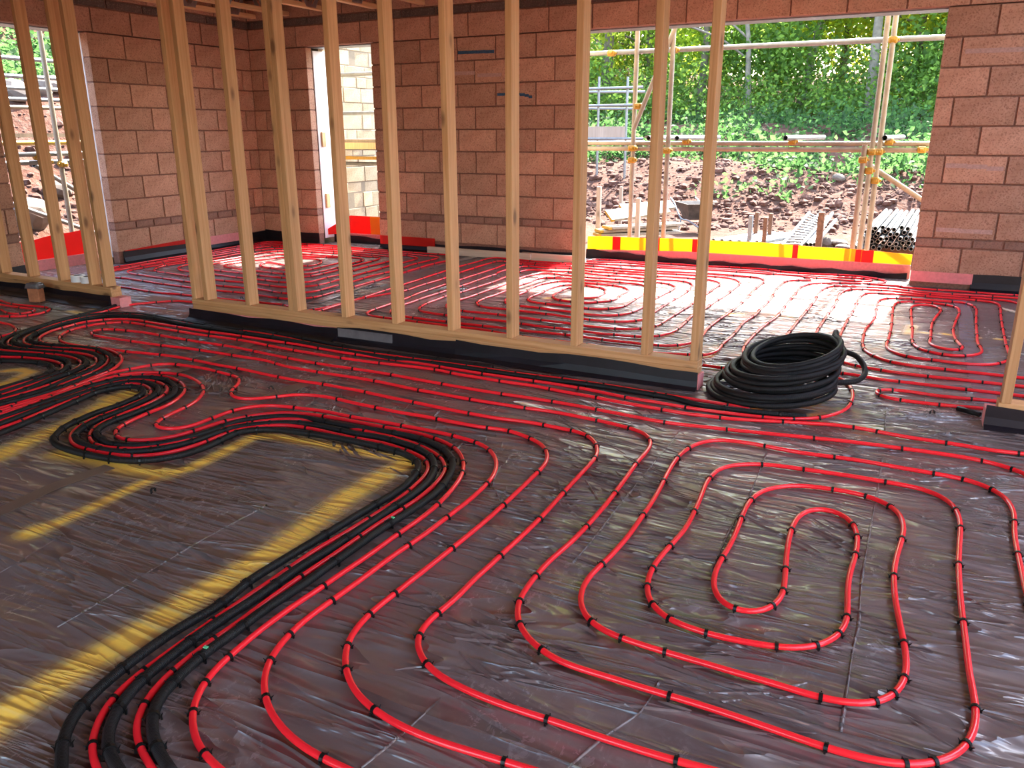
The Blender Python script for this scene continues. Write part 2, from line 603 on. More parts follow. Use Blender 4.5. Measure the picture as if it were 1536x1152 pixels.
def wall_with_blocks(name, segs, full, place, core):
    w = core.build(name, M['mortar'])
    tag(w, kind='structure')
    for lo, hi, ae, ao in segs:
        for z0, z1, i in ROWS:
            courses(w, lo, hi, z0, z1, ae if i % 2 == 0 else ao, 0.45, 'block', place)
        courses(w, lo, hi, 0.342, 0.417, ae + 0.07, 0.225, 'brick', place, 'brick')
    lo, hi, a = full
    courses(w, lo, hi, J0, J0 + 0.225, a, 0.45, 'block', place)
    courses(w, lo, hi, J0 + 0.225, J0 + 0.31, a + 0.16, 0.42, 'darkbrick', place, 'brick')
    courses(w, lo, hi, J0 + 0.31, J0 + 0.535, a + 0.22, 0.45, 'block', place)
    return w

def core_back():
    b = MB()
    y0, y1 = YB + 0.013, YB + 0.095
    e = 0.005
    for x0, x1 in ((XL, DX0 - e), (DX1 + e, WX0 - e), (WX1 + e, XR)):
        b.box(x0, x1, y0, y1, 0.0, J0)
    b.box(XL, XR, y0, y1, J0 + e, ZT)
    return b

def place_back(o, c, z):
    o.location = (c, YB + 0.05 + random.uniform(-0.002, 0.002), z)
    o.rotation_euler = (random.uniform(-.004, .004), random.uniform(-.003, .003), random.uniform(-.004, .004))

wall_back = wall_with_blocks('wall_back', [(XL, DX0, -6.96, -6.735), (DX1, WX0, -3.63, -3.425), (WX1, XR, 0.315, 0.09)],
                             (XL, XR, 0.106), place_back, core_back())

def core_left():
    b = MB()
    x0, x1 = XL - 0.095, XL - 0.013
    e = 0.005
    for y0, y1 in ((YF, LY0 - e), (LY1 + e, YB + 0.1)):
        b.box(x0, x1, y0, y1, 0.0, J0)
    b.box(x0, x1, YF, YB + 0.1, J0 + e, ZT)
    return b

def place_left(o, c, z):
    o.location = (XL - 0.05 + random.uniform(-0.002, 0.002), c, z)
    o.rotation_euler = (0, random.uniform(-.004, .004), math.pi / 2 + random.uniform(-.004, .004))

wall_left = wall_with_blocks('wall_left', [(3.0, LY0, 4.30, 4.075), (LY1, YB, 6.03, 6.255)], (3.0, YB, 6.14), place_left, core_left())

# outer leaf with its openings, in the pale stone of the house
b = MB()
for x0, x1 in ((-7.9, DX0), (DX1, WX0), (WX1, XR + 0.3)):
    b.box(x0, x1, 7.97, 8.07, -0.3, J0)
b.box(-7.9, XR + 0.3, 7.97, 8.07, J0, 3.2)
tag(b.build('wall_back_outer', M['paleblock']), kind='structure')
b = MB()
for y0, y1 in ((YF, LY0), (LY1, 7.97)):
    b.box(-7.68, -7.58, y0, y1, -0.3, J0)
b.box(-7.68, -7.58, YF, 7.97, J0, 3.2)
tag(b.build('wall_left_outer', M['paleblock']), kind='structure')
# steel lintel soffits over the openings
b = MB()
b.box(WX0 - 0.15, WX1 + 0.15, YB + 0.1, 8.06, J0 - 0.004, J0 + 0.02)
b.box(DX0 - 0.15, DX1 + 0.15, YB + 0.1, 8.06, J0 - 0.004, J0 + 0.02)
tag(b.build('trim_lintel_back', M['greysteel']), kind='structure')
b = MB()
b.box(-7.67, XL - 0.1, LY0 - 0.15, LY1 + 0.15, J0 - 0.004, J0 + 0.02)
tag(b.build('trim_lintel_left', M['greysteel']), kind='structure')
# white cavity boards closing the jambs
def jamb(name, *bx):
    b = MB()
    b.bevbox(*bx, 0.004)
    return tag(b.build(name, M['white']), kind='structure')
jamb('trim_1', DX0 - 0.003, DX0 + 0.010, YB + 0.106, 8.075, 0.06, J0 - 0.03)
jamb('trim_2', DX1 + 0.004, DX1 + 0.035, YB + 0.106, 7.968, 0.06, J0 - 0.006)
jamb('trim_3', WX0 - 0.035, WX0 - 0.004, YB + 0.106, 7.968, 0.06, J0 - 0.006)
jamb('trim_4', WX1 + 0.004, WX1 + 0.035, YB + 0.106, 7.968, 0.06, J0 - 0.006)
jamb('trim_5', -7.578, XL - 0.106, LY1 + 0.004, LY1 + 0.035, 0.06, J0 - 0.006)
jamb('trim_6', -7.578, XL - 0.106, LY0 - 0.035, LY0 - 0.004, 0.06, J0 - 0.006)

# unseen walls behind the camera and to its right, openings sized for fill light
b = MB()
for x0, x1 in ((XL, -4.0), (-0.8, XR)):
    b.box(x0, x1, YF - 0.3, YF, 0, 2.4)
b.box(XL, XR, YF - 0.3, YF, 2.4, ZT)
tag(b.build('wall_front', M['block']), kind='structure')
b = MB()
b.box(XR, XR + 0.3, YF, -2.2, 0, ZT)
b.box(XR, XR + 0.3, -2.2, 2.2, 2.4, ZT)
b.box(XR, XR + 0.3, 2.2, YB + 0.1, 0, ZT)
tag(b.build('wall_right', M['block']), kind='structure')

# ------------------------------------------------------------------ floor sheet
PAINT = [([(-1.731, 0.777), (-1.752, 0.85), (-1.758, 1.021), (-1.743, 1.183), (-1.745, 1.435), (-1.735, 1.502), (-1.729, 1.753), (-1.77, 2.154), (-1.767, 2.358), (-1.748, 2.554)], 0.045, 1.0), ([(-1.748, 2.554), (-1.933, 2.543), (-2.209, 2.535), (-2.421, 2.52), (-2.531, 2.493), (-2.512, 2.259), (-2.502, 2.09), (-2.543, 2.011)], 0.03, 0.9), ([(-2.543, 2.011), (-2.69, 1.976), (-2.902, 1.986), (-3.118, 1.961)], 0.05, 0.75), ([(-2.557, 1.457), (-2.536, 1.527), (-2.535, 1.653), (-2.549, 1.802), (-2.556, 1.99)], 0.028, 0.8), ([(-2.548, 1.451), (-2.55, 1.487)], 0.04, 0.9), ([(-3.323, 1.779), (-3.331, 1.84), (-3.378, 1.987), (-3.429, 2.247), (-3.536, 2.546), (-3.573, 2.674)], 0.055, 0.85), ([(-3.564, 2.568), (-3.554, 2.659)], 0.06, 1.0), ([(-4.301, 2.448), (-4.332, 2.541), (-4.399, 2.68), (-4.503, 2.69), (-4.545, 2.639)], 0.03, 1.0), ([(0.005, 5.837), (0.022, 6.104)], 0.03, 0.7), ([(0.087, 5.919), (0.123, 5.915)], 0.02, 0.9), ([(0.214, 5.938), (0.261, 5.92)], 0.02, 0.9), ([(0.381, 5.938), (0.411, 5.912)], 0.02, 0.8), ([(0.525, 5.927), (0.562, 5.926)], 0.02, 0.8), ([(-2.651, 5.892), (-2.612, 5.911)], 0.03, 0.8), ([(-2.493, 5.907), (-2.469, 5.919)], 0.03, 0.7), ([(-1.224, 5.883), (-1.146, 5.972)], 0.05, 0.7), ([(-0.841, 5.994), (-0.754, 6.035)], 0.03, 0.4), ([(-5.716, 3.873), (-5.56, 3.843)], 0.03, 0.8), ([(-5.621, 4.0), (-5.609, 4.061)], 0.03, 0.8)]
def floor_sheet():
    st = 0.025
    xs = np.arange(XL - 0.0, XR + 0.01, st)
    ys = np.arange(YF, YB + 0.001, st)
    X, Y = np.meshgrid(xs, ys)
    nx, ny = len(xs), len(ys)
    paint = np.zeros(X.size)
    px, py = X.ravel(), Y.ravel()
    for pts, w, a in PAINT:
        best = np.full(X.size, 9.0)
        for (x0, y0), (x1, y1) in zip(pts[:-1], pts[1:]):
            dx, dy = x1 - x0, y1 - y0
            L2 = dx * dx + dy * dy + 1e-9
            t = np.clip(((px - x0) * dx + (py - y0) * dy) / L2, 0, 1)
            best = np.minimum(best, np.hypot(px - x0 - t * dx, py - y0 - t * dy))
        paint = np.maximum(paint, a * np.exp(-(best / w) ** 2))
    # very low swells in the sheet
    z = (np.sin(px * 2.1 + 1.3 * np.sin(py * 1.7)) + np.sin(py * 2.7 + px * 0.9)) * 0.0009 - 0.002
    co = np.stack([px, py, z], 1)
    idx = np.arange(nx * ny).reshape(ny, nx)
    q = np.stack([idx[:-1, :-1], idx[:-1, 1:], idx[1:, 1:], idx[1:, :-1]], -1).reshape(-1, 4)
    # the sheet runs on into the openings
    extra_v, extra_f = [], []
    me = bpy.data.meshes.new('floor')
    n0 = len(co)
    vs = list(map(tuple, co))
    fs = list(map(tuple, q))
    for (x0, x1, y0, y1) in ((WX0, WX1, YB - 0.02, 8.15), (DX0, DX1, YB - 0.02, 8.15), (-7.72, XL + 0.02, LY0, LY1)):
        k = len(vs)
        vs += [(x0, y0, -0.001), (x1, y0, -0.001), (x1, y1, -0.001), (x0, y1, -0.001)]
        fs.append((k, k + 1, k + 2, k + 3))
    me.from_pydata(vs, [], fs)
    at_ = me.attributes.new('paint', 'FLOAT', 'POINT')
    at_.data.foreach_set('value', np.concatenate([paint, np.zeros(len(vs) - n0)]).astype(np.float32))
    me.polygons.foreach_set('use_smooth', [True] * len(me.polygons))
    me.update()
    return tag(obj('floor', me, M['membrane']), kind='structure')
floor = floor_sheet()
b = MB()
b.box(XL - 0.3, XR + 0.3, YF - 0.3, 8.2, -0.35, -0.02)
tag(b.build('floor_slab', M['mortar']), kind='structure')

# strips of paler tape over the laps of the sheet
def tape_strip(name, pts, w, mat):
    b = MB()
    P = [Vector((x, y, 0)) for x, y in pts]
    L, Rr = [], []
    for i, p in enumerate(P):
        t = (P[min(i + 1, len(P) - 1)] - P[max(i - 1, 0)]).normalized()
        n = Vector((-t.y, t.x, 0)) * w / 2
        L.append(p + n)
        Rr.append(p - n)
    k = len(P)
    vs = [(q.x, q.y, 0.0005) for q in L] + [(q.x, q.y, 0.0005) for q in Rr] + [(q.x, q.y, 0.0016) for q in L] + [(q.x, q.y, 0.0016) for q in Rr]
    fs = []
    for i in range(k - 1):
        fs += [(2 * k + i, 3 * k + i, 3 * k + i + 1, 2 * k + i + 1), (i, i + 1, k + i + 1, k + i),
               (i, 2 * k + i, 2 * k + i + 1, i + 1), (k + i, k + i + 1, 3 * k + i + 1, 3 * k + i)]
    fs += [(0, k, 3 * k, 2 * k), (k - 1, 3 * k - 1, 4 * k - 1, 2 * k - 1)]
    b.add(vs, fs)
    return b.build(name, mat, floor)
M['brown_tape'] = simple('brown_tape', (0.15, 0.10, 0.075), 0.4, var=0.12, scale=8)
M['clear_tape'] = simple('clear_tape', (0.15, 0.13, 0.15), 0.2, var=0.2, scale=8, bump=0.5)
for pts, w, mt in [([(-2.816, 1.292), (-2.798, 1.506), (-2.829, 1.73), (-2.804, 1.957)], 0.07, 'brown_tape'), ([(-3.663, 3.01), (-3.661, 3.224), (-3.687, 3.511), (-3.738, 3.724)], 0.075, 'brown_tape'), ([(-2.854, 2.903), (-2.854, 3.102), (-2.838, 3.298), (-2.788, 3.408)], 0.09, 'brown_tape'), ([(-4.223, 4.898), (-4.301, 5.421), (-4.42, 6.175), (-4.347, 7.006), (-4.269, 7.939)], 0.1, 'clear_tape'), ([(0.329, 7.386), (0.359, 6.698), (0.358, 5.808), (0.371, 5.203), (0.397, 4.471)], 0.1, 'clear_tape')]:
    tape_strip('joint_tape', pts, w, M[mt])

# sharp straight creases left from the folded roll
FOLDS = [[(-0.859, 3.391), (-0.851, 3.171), (-0.85, 2.9), (-0.846, 2.518), (-0.839, 2.26), (-0.84, 2.083)], [(-0.462, 3.296), (-0.45, 3.002), (-0.443, 2.765), (-0.449, 2.508), (-0.44, 2.223)], [(-0.025, 3.427), (-0.023, 3.054), (-0.026, 2.662), (-0.025, 2.351), (-0.015, 2.109), (-0.019, 2.019), (-0.018, 1.841), (-0.017, 1.662)], [(-1.965, 1.141), (-1.972, 1.303), (-1.982, 1.437), (-1.993, 1.65), (-1.987, 1.97)], [(-2.387, 1.248), (-2.422, 1.412), (-2.446, 1.535), (-2.429, 1.615)], [(-0.04, 4.084), (-0.039, 3.947), (-0.032, 3.771)], [(0.113, 4.769), (0.126, 4.372), (0.136, 4.059)], [(-0.522, 1.289), (-0.485, 1.411), (-0.439, 1.515), (-0.431, 1.65)], [(-0.913, 1.095), (-0.892, 1.22), (-0.877, 1.358)], [(-1.738, 4.435), (-2.063, 4.874)]]
for pts in FOLDS:
    P = catmull([(x, y, 0) for x, y in pts], 0.06)
    b = MB()
    k = len(P)
    vs = []
    for i, p in enumerate(P):
        t = (P[min(i + 1, k - 1)] - P[max(i - 1, 0)]).normalized()
        n = Vector((-t.y, t.x, 0)) * (0.005 + 0.002 * math.sin(i * 1.3))
        hh = 0.0016 + 0.0012 * abs(math.sin(i * 0.7))
        vs += [tuple(p + n + Vector((0, 0, -0.004))), tuple(p + Vector((0, 0, hh))), tuple(p - n + Vector((0, 0, -0.004)))]
    fs = []
    for i in range(k - 1):
        a = 3 * i
        fs += [(a, a + 1, a + 4, a + 3), (a + 1, a + 2, a + 5, a + 4), (a + 2, a, a + 3, a + 5)]
    fs += [(0, 2, 1), (3 * k - 3, 3 * k - 2, 3 * k - 1)]
    b.add(vs, fs)
    b.build('sheet_fold', M['membrane'], floor, True)

# small pulled wrinkles of the sheet, too many to count
def wrinkles():
    b = MB()
    wr = random.Random(21)
    zones = [(-1.3, 0.6, 1.5, 3.1, 260, 0.0), (-2.2, -0.9, 2.35, 3.7, 210, -0.35), (-3.5, -2.0, 2.95, 3.65, 140, -0.9), (-1.2, 0.6, 3.0, 5.6, 330, 0.25),
             (-4.9, -3.4, 2.6, 3.6, 120, 0.2), (-4.6, -3.4, 4.4, 6.0, 110, 0.7), (-2.5, -0.4, 4.4, 6.2, 170, 0.0)]
    for x0, x1, y0, y1, cnt, ang in zones:
        cl = [(wr.uniform(x0, x1), wr.uniform(y0, y1), ang + wr.gauss(0, 0.35)) for _ in range(max(5, cnt // 14))]
        for _ in range(cnt):
            cx, cy, ca = wr.choice(cl)
            px, py = cx + wr.gauss(0, 0.13), cy + wr.gauss(0, 0.11)
            a = ca + wr.gauss(0, 0.13)
            L = wr.uniform(0.05, 0.24)
            hw, hh = wr.uniform(0.004, 0.010), wr.uniform(0.0022, 0.0055)
            bow = wr.gauss(0, 0.05)
            n = 7
            o = len(b.v)
            for i in range(n + 1):
                u = i / n
                e = math.sin(math.pi * u) ** 0.7
                s_ = (u - 0.5) * L
                d = bow * L * (1 - (2 * u - 1) ** 2)
                for w_, z_ in ((-1.0, -0.003), (-0.42, 0.55 * hh * e - 0.0008), (0.0, hh * e - 0.0008), (0.42, 0.55 * hh * e - 0.0008), (1.0, -0.003)):
                    dd = d + w_ * hw * (0.4 + 0.6 * e)
                    b.v.append((px + math.cos(a) * s_ - math.sin(a) * dd, py + math.sin(a) * s_ + math.cos(a) * dd, z_))
            for i in range(n):
                for j in range(4):
                    q = o + i * 5 + j
                    b.f.append((q, q + 5, q + 6, q + 1))
    w = b.build('sheet_wrinkles', M['membrane'], floor, True)
    w['kind'] = 'stuff'
wrinkles()

# ------------------------------------------------------------------ upstands at the wall feet
def skirt(name, pts, h, flare, thick, mat, parent=None, z0=0.0):
    """sheet standing along a line, its foot running out over the floor; left side of the line is the room"""
    b = MB()
    k = len(pts)
    rows = []
    for i, (x, y) in enumerate(pts):
        a = Vector(pts[max(i - 1, 0)])
        c = Vector(pts[min(i + 1, k - 1)])
        t = (c - a).normalized()
        n = Vector((-t.y, t.x))
        hh = h + random.uniform(-0.008, 0.008)
        fl = flare * random.uniform(0.75, 1.25)
        prof = [(thick, hh), (0.0, hh + 0.002), (-0.004, hh * 0.5), (-fl * 0.35, 0.018 + z0), (-fl, 0.004 + z0), (-fl, 0.001 + z0), (thick, 0.001 + z0)]
        rows.append([(x - n.x * d, y - n.y * d, z) for d, z in prof])
    m_ = len(rows[0])
    vs = [p for r in rows for p in r]
    fs = []
    for i in range(k - 1):
        for j in range(m_):
            j2 = (j + 1) % m_
            fs.append((i * m_ + j, i * m_ + j2, (i + 1) * m_ + j2, (i + 1) * m_ + j))
    fs.append(tuple(range(m_)))
    fs.append(tuple((k - 1) * m_ + j for j in reversed(range(m_))))
    b.add(vs, fs)
    o = b.build(name, mat, parent)
    if parent is None: tag(o, kind='structure')
    return o

def line(x0, y0, x1, y1, step=0.18):
    n = max(2, int(math.hypot(x1 - x0, y1 - y0) / step) + 1)
    return [(x0 + (x1 - x0) * i / (n - 1), y0 + (y1 - y0) * i / (n - 1)) for i in range(n)]

# room side must lie to the right of travel when n points left: travel +x along the back wall means the room is on the right
skirt('baseboard_back_1', line(XR, YB - 0.003, 0.42, YB - 0.003)[::1], 0.13, 0.05, 0.002, M['dpm'])
skirt('baseboard_back_2', line(WX0 + 0.0, YB - 0.003, DX1, YB - 0.003), 0.09, 0.05, 0.002, M['dpm'])
skirt('baseboard_back_3', line(DX0, YB - 0.003, XL, YB - 0.003), 0.13, 0.05, 0.002, M['dpm'])
skirt('baseboard_left_1', line(XL + 0.003, YB, XL + 0.003, LY1 + 0.05), 0.12, 0.06, 0.002, M['dpm'])
skirt('baseboard_left_2', line(XL + 0.003, LY0, XL + 0.003, 3.2), 0.13, 0.06, 0.002, M['dpm'])
# red and pink strips lapped over the upstands
b = MB(); b.box(WX1 + 0.0, 0.43, YB - 0.012, YB - 0.008, 0.045, 0.135)
tag(b.build('trim_red_1', M['pink']), kind='structure')
b = MB()
b.add([(XL + 0.02, LY1 + 0.06, 0.125), (XL + 0.02, 6.62, 0.105), (XL + 0.02, 6.62, 0.16), (XL + 0.02, LY1 + 0.06, 0.13),
       (XL + 0.006, LY1 + 0.06, 0.125), (XL + 0.006, 6.62, 0.105), (XL + 0.006, 6.62, 0.16), (XL + 0.006, LY1 + 0.06, 0.13)],
      [(0, 1, 2, 3), (7, 6, 5, 4), (0, 4, 5, 1), (3, 2, 6, 7), (0, 3, 7, 4), (1, 5, 6, 2)])
tag(b.build('trim_red_2', M['rdpc']), kind='structure')
b = MB(); b.box(XL + 0.006, XL + 0.02, 6.64, 7.32, 0.055, 0.15)
tag(b.build('trim_pink_1', M['pink']), kind='structure')
b = MB(); b.box(DX1 + 0.01, -4.86, YB - 0.02, YB - 0.008, 0.06, 0.155)
tag(b.build('trim_red_3', M['rdpc']), kind='structure')

# sills inside the openings: pink insulation edge, black sheet and the coloured damp course strips
def strip_sheet(name, pts, z0, z1, th, mat, parent=None, wave=0.0):
    """upright ribbon with thickness along pts; z0, z1 numbers or callables of the run 0..1"""
    b = MB()
    k = len(pts)
    vs = []
    for i, (x, y) in enumerate(pts):
        a = Vector(pts[max(i - 1, 0)])
        c = Vector(pts[min(i + 1, k - 1)])
        t = (c - a).normalized()
        n = Vector((-t.y, t.x)) * th / 2
        u = i / (k - 1)
        lo = z0(u) if callable(z0) else z0
        hi = z1(u) if callable(z1) else z1
        w = wave * math.sin(i * 1.7)
        lean = wave * math.cos(i * 0.9)
        vs += [(x + n.x, y + n.y, lo), (x - n.x, y - n.y, lo), (x - n.x, y - n.y + lean, hi + w), (x + n.x, y + n.y + lean, hi + w)]
    fs = []
    for i in range(k - 1):
        for j in range(4):
            j2 = (j + 1) % 4
            fs.append((4 * i + j, 4 * i + j2, 4 * i + 4 + j2, 4 * i + 4 + j))
    fs += [(3, 2, 1, 0), (4 * k - 4, 4 * k - 3, 4 * k - 2, 4 * k - 1)]
    b.add(vs, fs)
    return b.build(name, mat, parent)

sill = strip_sheet('trim_sill_window', line(WX0 + 0.01, 8.12, WX1 - 0.01, 8.12), 0.0, lambda u: 0.085 + 0.04 * min(1, u * 3), 0.03, M['pink'])
tag(sill, kind='structure')
tag(strip_sheet('trim_sill_sheet', line(WX0 + 0.02, 8.08, WX1 - 0.03, 8.08, 0.09), 0.0, lambda u: 0.05 + 0.045 * max(0, 1 - u * 2.6), 0.006, M['dpm'], None, 0.008), kind='structure')
dp = strip_sheet('damp_course_strip', line(WX0 + 0.01, 8.145, WX1 - 0.01, 8.145, 0.22), lambda u: 0.075 + 0.045 * min(1, u * 3), lambda u: 0.222 + 0.03 * math.sin(u * math.pi), 0.004, M['ydpc'], None, 0.004)
tag(dp, 'yellow plastic damp course strip with red bands along the foot of the large window', 'strip')
for xx, ww in ((-2.86, 0.085), (-2.42, 0.05), (-2.03, 0.05), (-1.06, 0.05), (-0.50, 0.05), (-0.42, 0.10)):
    u = (xx - WX0) / (WX1 - WX0)
    bb = MB(); bb.box(xx - ww / 2, xx + ww / 2, 8.131, 8.137, 0.08 + 0.045 * min(1, u * 3), 0.225 + 0.03 * math.sin(u * math.pi))
    bb.build('red_band', M['rdpc'], dp)
sd = strip_sheet('trim_sill_door', line(DX0 + 0.01, 8.06, DX1 - 0.01, 8.06), 0.0, 0.11, 0.03, M['pink'])
tag(sd, kind='structure')
tag(strip_sheet('trim_sill_door_sheet', line(DX0 + 0.02, 8.01, DX1 - 0.03, 8.01, 0.09), 0.0, lambda u: 0.11 - 0.05 * u, 0.006, M['dpm'], None, 0.006), kind='structure')
dd = strip_sheet('damp_course_strip', [(DX0 + 0.02, 7.9), (DX0 + 0.10, 8.06), (DX0 + 0.22, 8.10), (-6.1, 8.10), (DX1 - 0.02, 8.10)], 0.10, lambda u: 0.17 + 0.15 * min(1, u * 2.2), 0.004, M['rdpc'])
tag(dd, 'red plastic damp course strip with a yellow end in the narrow doorway', 'strip')
bb = MB(); bb.box(-5.99, DX1 - 0.02, 8.085, 8.092, 0.085, 0.315)
bb.build('yellow_end', M['ydpc'], dd)
sl = strip_sheet('trim_sill_left', line(-7.70, LY0 + 0.01, -7.70, LY1 - 0.01), 0.0, 0.105, 0.03, M['pink'])
tag(sl, kind='structure')
ld = strip_sheet('damp_course_strip', line(-7.73, LY0 + 0.01, -7.73, LY1 - 0.01, 0.12), 0.10, lambda u: 0.275 + 0.08 * u, 0.004, M['rdpc'], None, 0.006)
tag(ld, 'red plastic damp course strip along the foot of the left wall opening', 'strip')

# paint lines and mortar smears on the blocks
def mark(name, pts, w, mat, y=YB - 0.0035):
    b = MB()
    k = len(pts)
    for i in range(k - 1):
        (x0, z0), (x1, z1) = pts[i], pts[i + 1]
        b.box(x0, x1 + 0.002, y, y + 0.004, (z0 + z1) / 2 - w / 2, (z0 + z1) / 2 + w / 2)
    return b.build(name, M[mat], wall_back)
def mz(px, py):
    p = at(px, py, YB)
    return (p.x, p.z)
mark('blue_mark', [mz(687, 79), mz(700, 78.5), mz(715, 78), mz(728, 77.5), mz(741, 77.5)], 0.03, 'blue')
mark('blue_mark', [mz(746, 142), mz(756, 141.5), mz(768, 141), mz(780, 141.5), mz(787, 142.5), mz(793, 144), mz(798, 146.5)], 0.026, 'blue')
for q in ([(1448, 77), (1475, 76), (1505, 75), (1536, 74)], [(1418, 249), (1450, 248), (1480, 252), (1505, 254)], [(1404, 344), (1440, 346), (1488, 349)],
          [(682, 110), (697, 110), (712, 109)], [(716, 113), (735, 112.5), (752, 112)]):
    mark('mortar_smear', [mz(*p) for p in q], 0.035, 'smear', YB - 0.0025)

MAIN = (-4.628, 4.0725, -0.944, 3.998)
STUDS_MAIN = [-4.623, -4.506, -4.101, -3.711, -3.6704999999999997, -3.263, -2.868, -2.461, -2.062, -1.66, -1.252, -0.986]
STUDS_LEFT = [-7.29, -7.008, -6.609, -6.187, -5.791, -5.617]

# ------------------------------------------------------------------ stud partitions
_tm = {}
def timber(name, length, w, d, mat, parent, loc, axis='z'):
    """sawn timber, its length along local z (or turned along x or y)"""
    key = (round(length, 3), round(w, 3), round(d, 3), mat)
    if key not in _tm:
        b = MB()
        b.bevbox(-w / 2, w / 2, -d / 2, d / 2, 0, length, 0.0025)
        me = b.mesh('timber')
        me.materials.append(M[mat])
        _tm[key] = me
    o = bpy.data.objects.new(name, _tm[key])
    COL.objects.link(o)
    o.parent = parent
    o.location = loc
    if axis == 'x': o.rotation_euler = (0, math.pi / 2, 0)
    if axis == 'y': o.rotation_euler = (-math.pi / 2, 0, 0)
    return o

def partition(x0, y0, x1, y1, studs, ztop, plates, label, doubles=()):
    rz = math.atan2(y1 - y0, x1 - x0)
    L = math.hypot(x1 - x0, y1 - y0)
    z0 = ztop - 0.038 * plates
    root = empty('stud_partition', (x0, y0, z0), rz)
    tag(root, label, 'partition', 'timber stud partitions standing in one line')
    D = 0.089
    for k in range(plates):
        timber('sole_plate', L, 0.038, D, 'timber', root, (0, D / 2 + (0.003 if k == 0 else 0), 0.019 + 0.038 * k), 'x')
    for sx in studs:
        u = (sx - x0) / math.cos(rz)
        ln = 2.42 - ztop
        st = timber('stud', ln, 0.040, D, 'timber', root, (u + 0.02, D / 2, ztop - z0 + 0.0005))
        st.rotation_euler = (random.uniform(-.003, .003), random.uniform(-.002, .002), 0)
    timber('head_plate', L, 0.038, D, 'timber', root, (0, D / 2, 2.42 - z0 + 0.021), 'x')
    # block upstand under the frame, wrapped with black sheet
    return root, rz, L, z0

def upstand(n, x0, y0, x1, y1, h):
    b = MB()
    rz = math.atan2(y1 - y0, x1 - x0)
    L = math.hypot(x1 - x0, y1 - y0)
    b.box(0, L, 0.0, 0.10, 0.0, h)
    o = b.build('trim_upstand_%d' % n, M['pink'])
    o.location = (x0, y0, 0)
    o.rotation_euler = (0, 0, rz)
    tag(o, kind='structure')

p_main = partition(MAIN[0], MAIN[1], MAIN[2], MAIN[3], STUDS_MAIN, 0.152, 2, 'long timber stud partition across the middle of the room')
upstand(1, MAIN[0] - 0.03, MAIN[1] + 0.001, MAIN[2] + 0.01, MAIN[3] + 0.001, 0.0755)
skirt('trim_sheet_1', line(MAIN[2] + 0.005, MAIN[3] - 0.004, -2.4, MAIN[3] + 0.022), 0.098, 0.045, 0.002, M['dpm'])
skirt('trim_sheet_2', line(-2.4, MAIN[3] + 0.022, -3.3, MAIN[3] + 0.040), 0.088, 0.05, 0.002, M['dpm'])
skirt('trim_sheet_3', line(-3.3, MAIN[3] + 0.040, MAIN[0] - 0.03, MAIN[1] - 0.006), 0.074, 0.06, 0.002, M['dpm'])
_w = MB(); _w.box(-3.28, -2.86, MAIN[3] + 0.020, MAIN[3] + 0.026, 0.03, 0.085)
tag(_w.build('trim_wrap_1', M['wrap']), kind='structure')
p_left = partition(-9.0 + 1.68, 4.185, -5.53, 4.105, STUDS_LEFT, 0.152, 2, 'short timber stud partition at the left with two tape rolls on its sole plate')
upstand(2, -7.32, 4.186, -5.45, 4.108, 0.0755)
skirt('trim_sheet_4', line(-5.55, 4.105, -7.32, 4.18), 0.08, 0.10, 0.002, M['dpm'])
p_right = partition(0.405, 4.03, 3.38, 4.03, [0.415, 0.815, 1.215, 1.615], 0.120, 1, 'timber stud partition cut by the right edge of the photo')
upstand(3, 0.36, 4.031, 3.38, 4.031, 0.0815)
skirt('trim_sheet_5', line(3.38, 4.026, 0.362, 4.026), 0.10, 0.05, 0.002, M['dpm'])

# ------------------------------------------------------------------ ceiling joists and deck
def web_joist(x):
    j = empty('web_joist', (x, YB - 0.02, 2.545))
    tag(j, group='open web floor joists overhead', cat='joist')
    ln = YB - YF - 0.1
    for z in (0.023, 0.232):
        t_ = timber('chord', ln, 0.046, 0.072, 'joist', j, (0, -ln, z), 'y')
        t_.rotation_euler = (-math.pi / 2, math.pi / 2, 0)
    for k in range(14):
        y = -0.35 - k * 0.62
        for s in (-1, 1):
            b = MB()
            w = 0.045
            xs = s * 0.0375
            prof = [(-0.19, 0.21), (-0.15, 0.21), (-0.03, 0.045), (0.03, 0.045), (0.15, 0.21), (0.19, 0.21), (0.075, 0.012), (-0.075, 0.012)]
            vs = [(xs, y + a, c) for a, c in prof] + [(xs + s * 0.004, y + a, c) for a, c in prof]
            fs = [(0, 1, 2, 7), (2, 3, 6, 7), (3, 4, 5, 6), (8 + 7, 8 + 2, 8 + 1, 8 + 0), (8 + 7, 8 + 6, 8 + 3, 8 + 2), (8 + 6, 8 + 5, 8 + 4, 8 + 3)]
            for q in range(8):
                fs.append((q, (q + 1) % 8, 8 + (q + 1) % 8, 8 + q))
            b.add(vs, fs)
            b.build('metal_web', M['plate'], j)
    return j
JX = [-7.22, -6.72, -6.12, -5.52, -4.92, -4.32, -3.72, -3.12, -2.52, -1.92, -1.32]
for i, x in enumerate(JX):
    j = web_joist(x)
    j['label'] = ['open web floor joist nearest the left block wall', 'second open web floor joist from the left wall', 'third open web floor joist from the left wall, ending above the narrow doorway',
                  'fourth open web floor joist from the left wall'] [i] if i < 4 else '%s open web floor joist counted from the left wall' % ['fifth', 'sixth', 'seventh', 'eighth', 'ninth', 'tenth', 'eleventh'][i - 4]
b = MB()
b.box(XL - 0.3, 1.9, YF - 0.3, 8.0, 2.81, 2.85)  # deck stops short on the unseen right side to let skylight in
tag(b.build('ceiling', M['osb']), kind='structure')

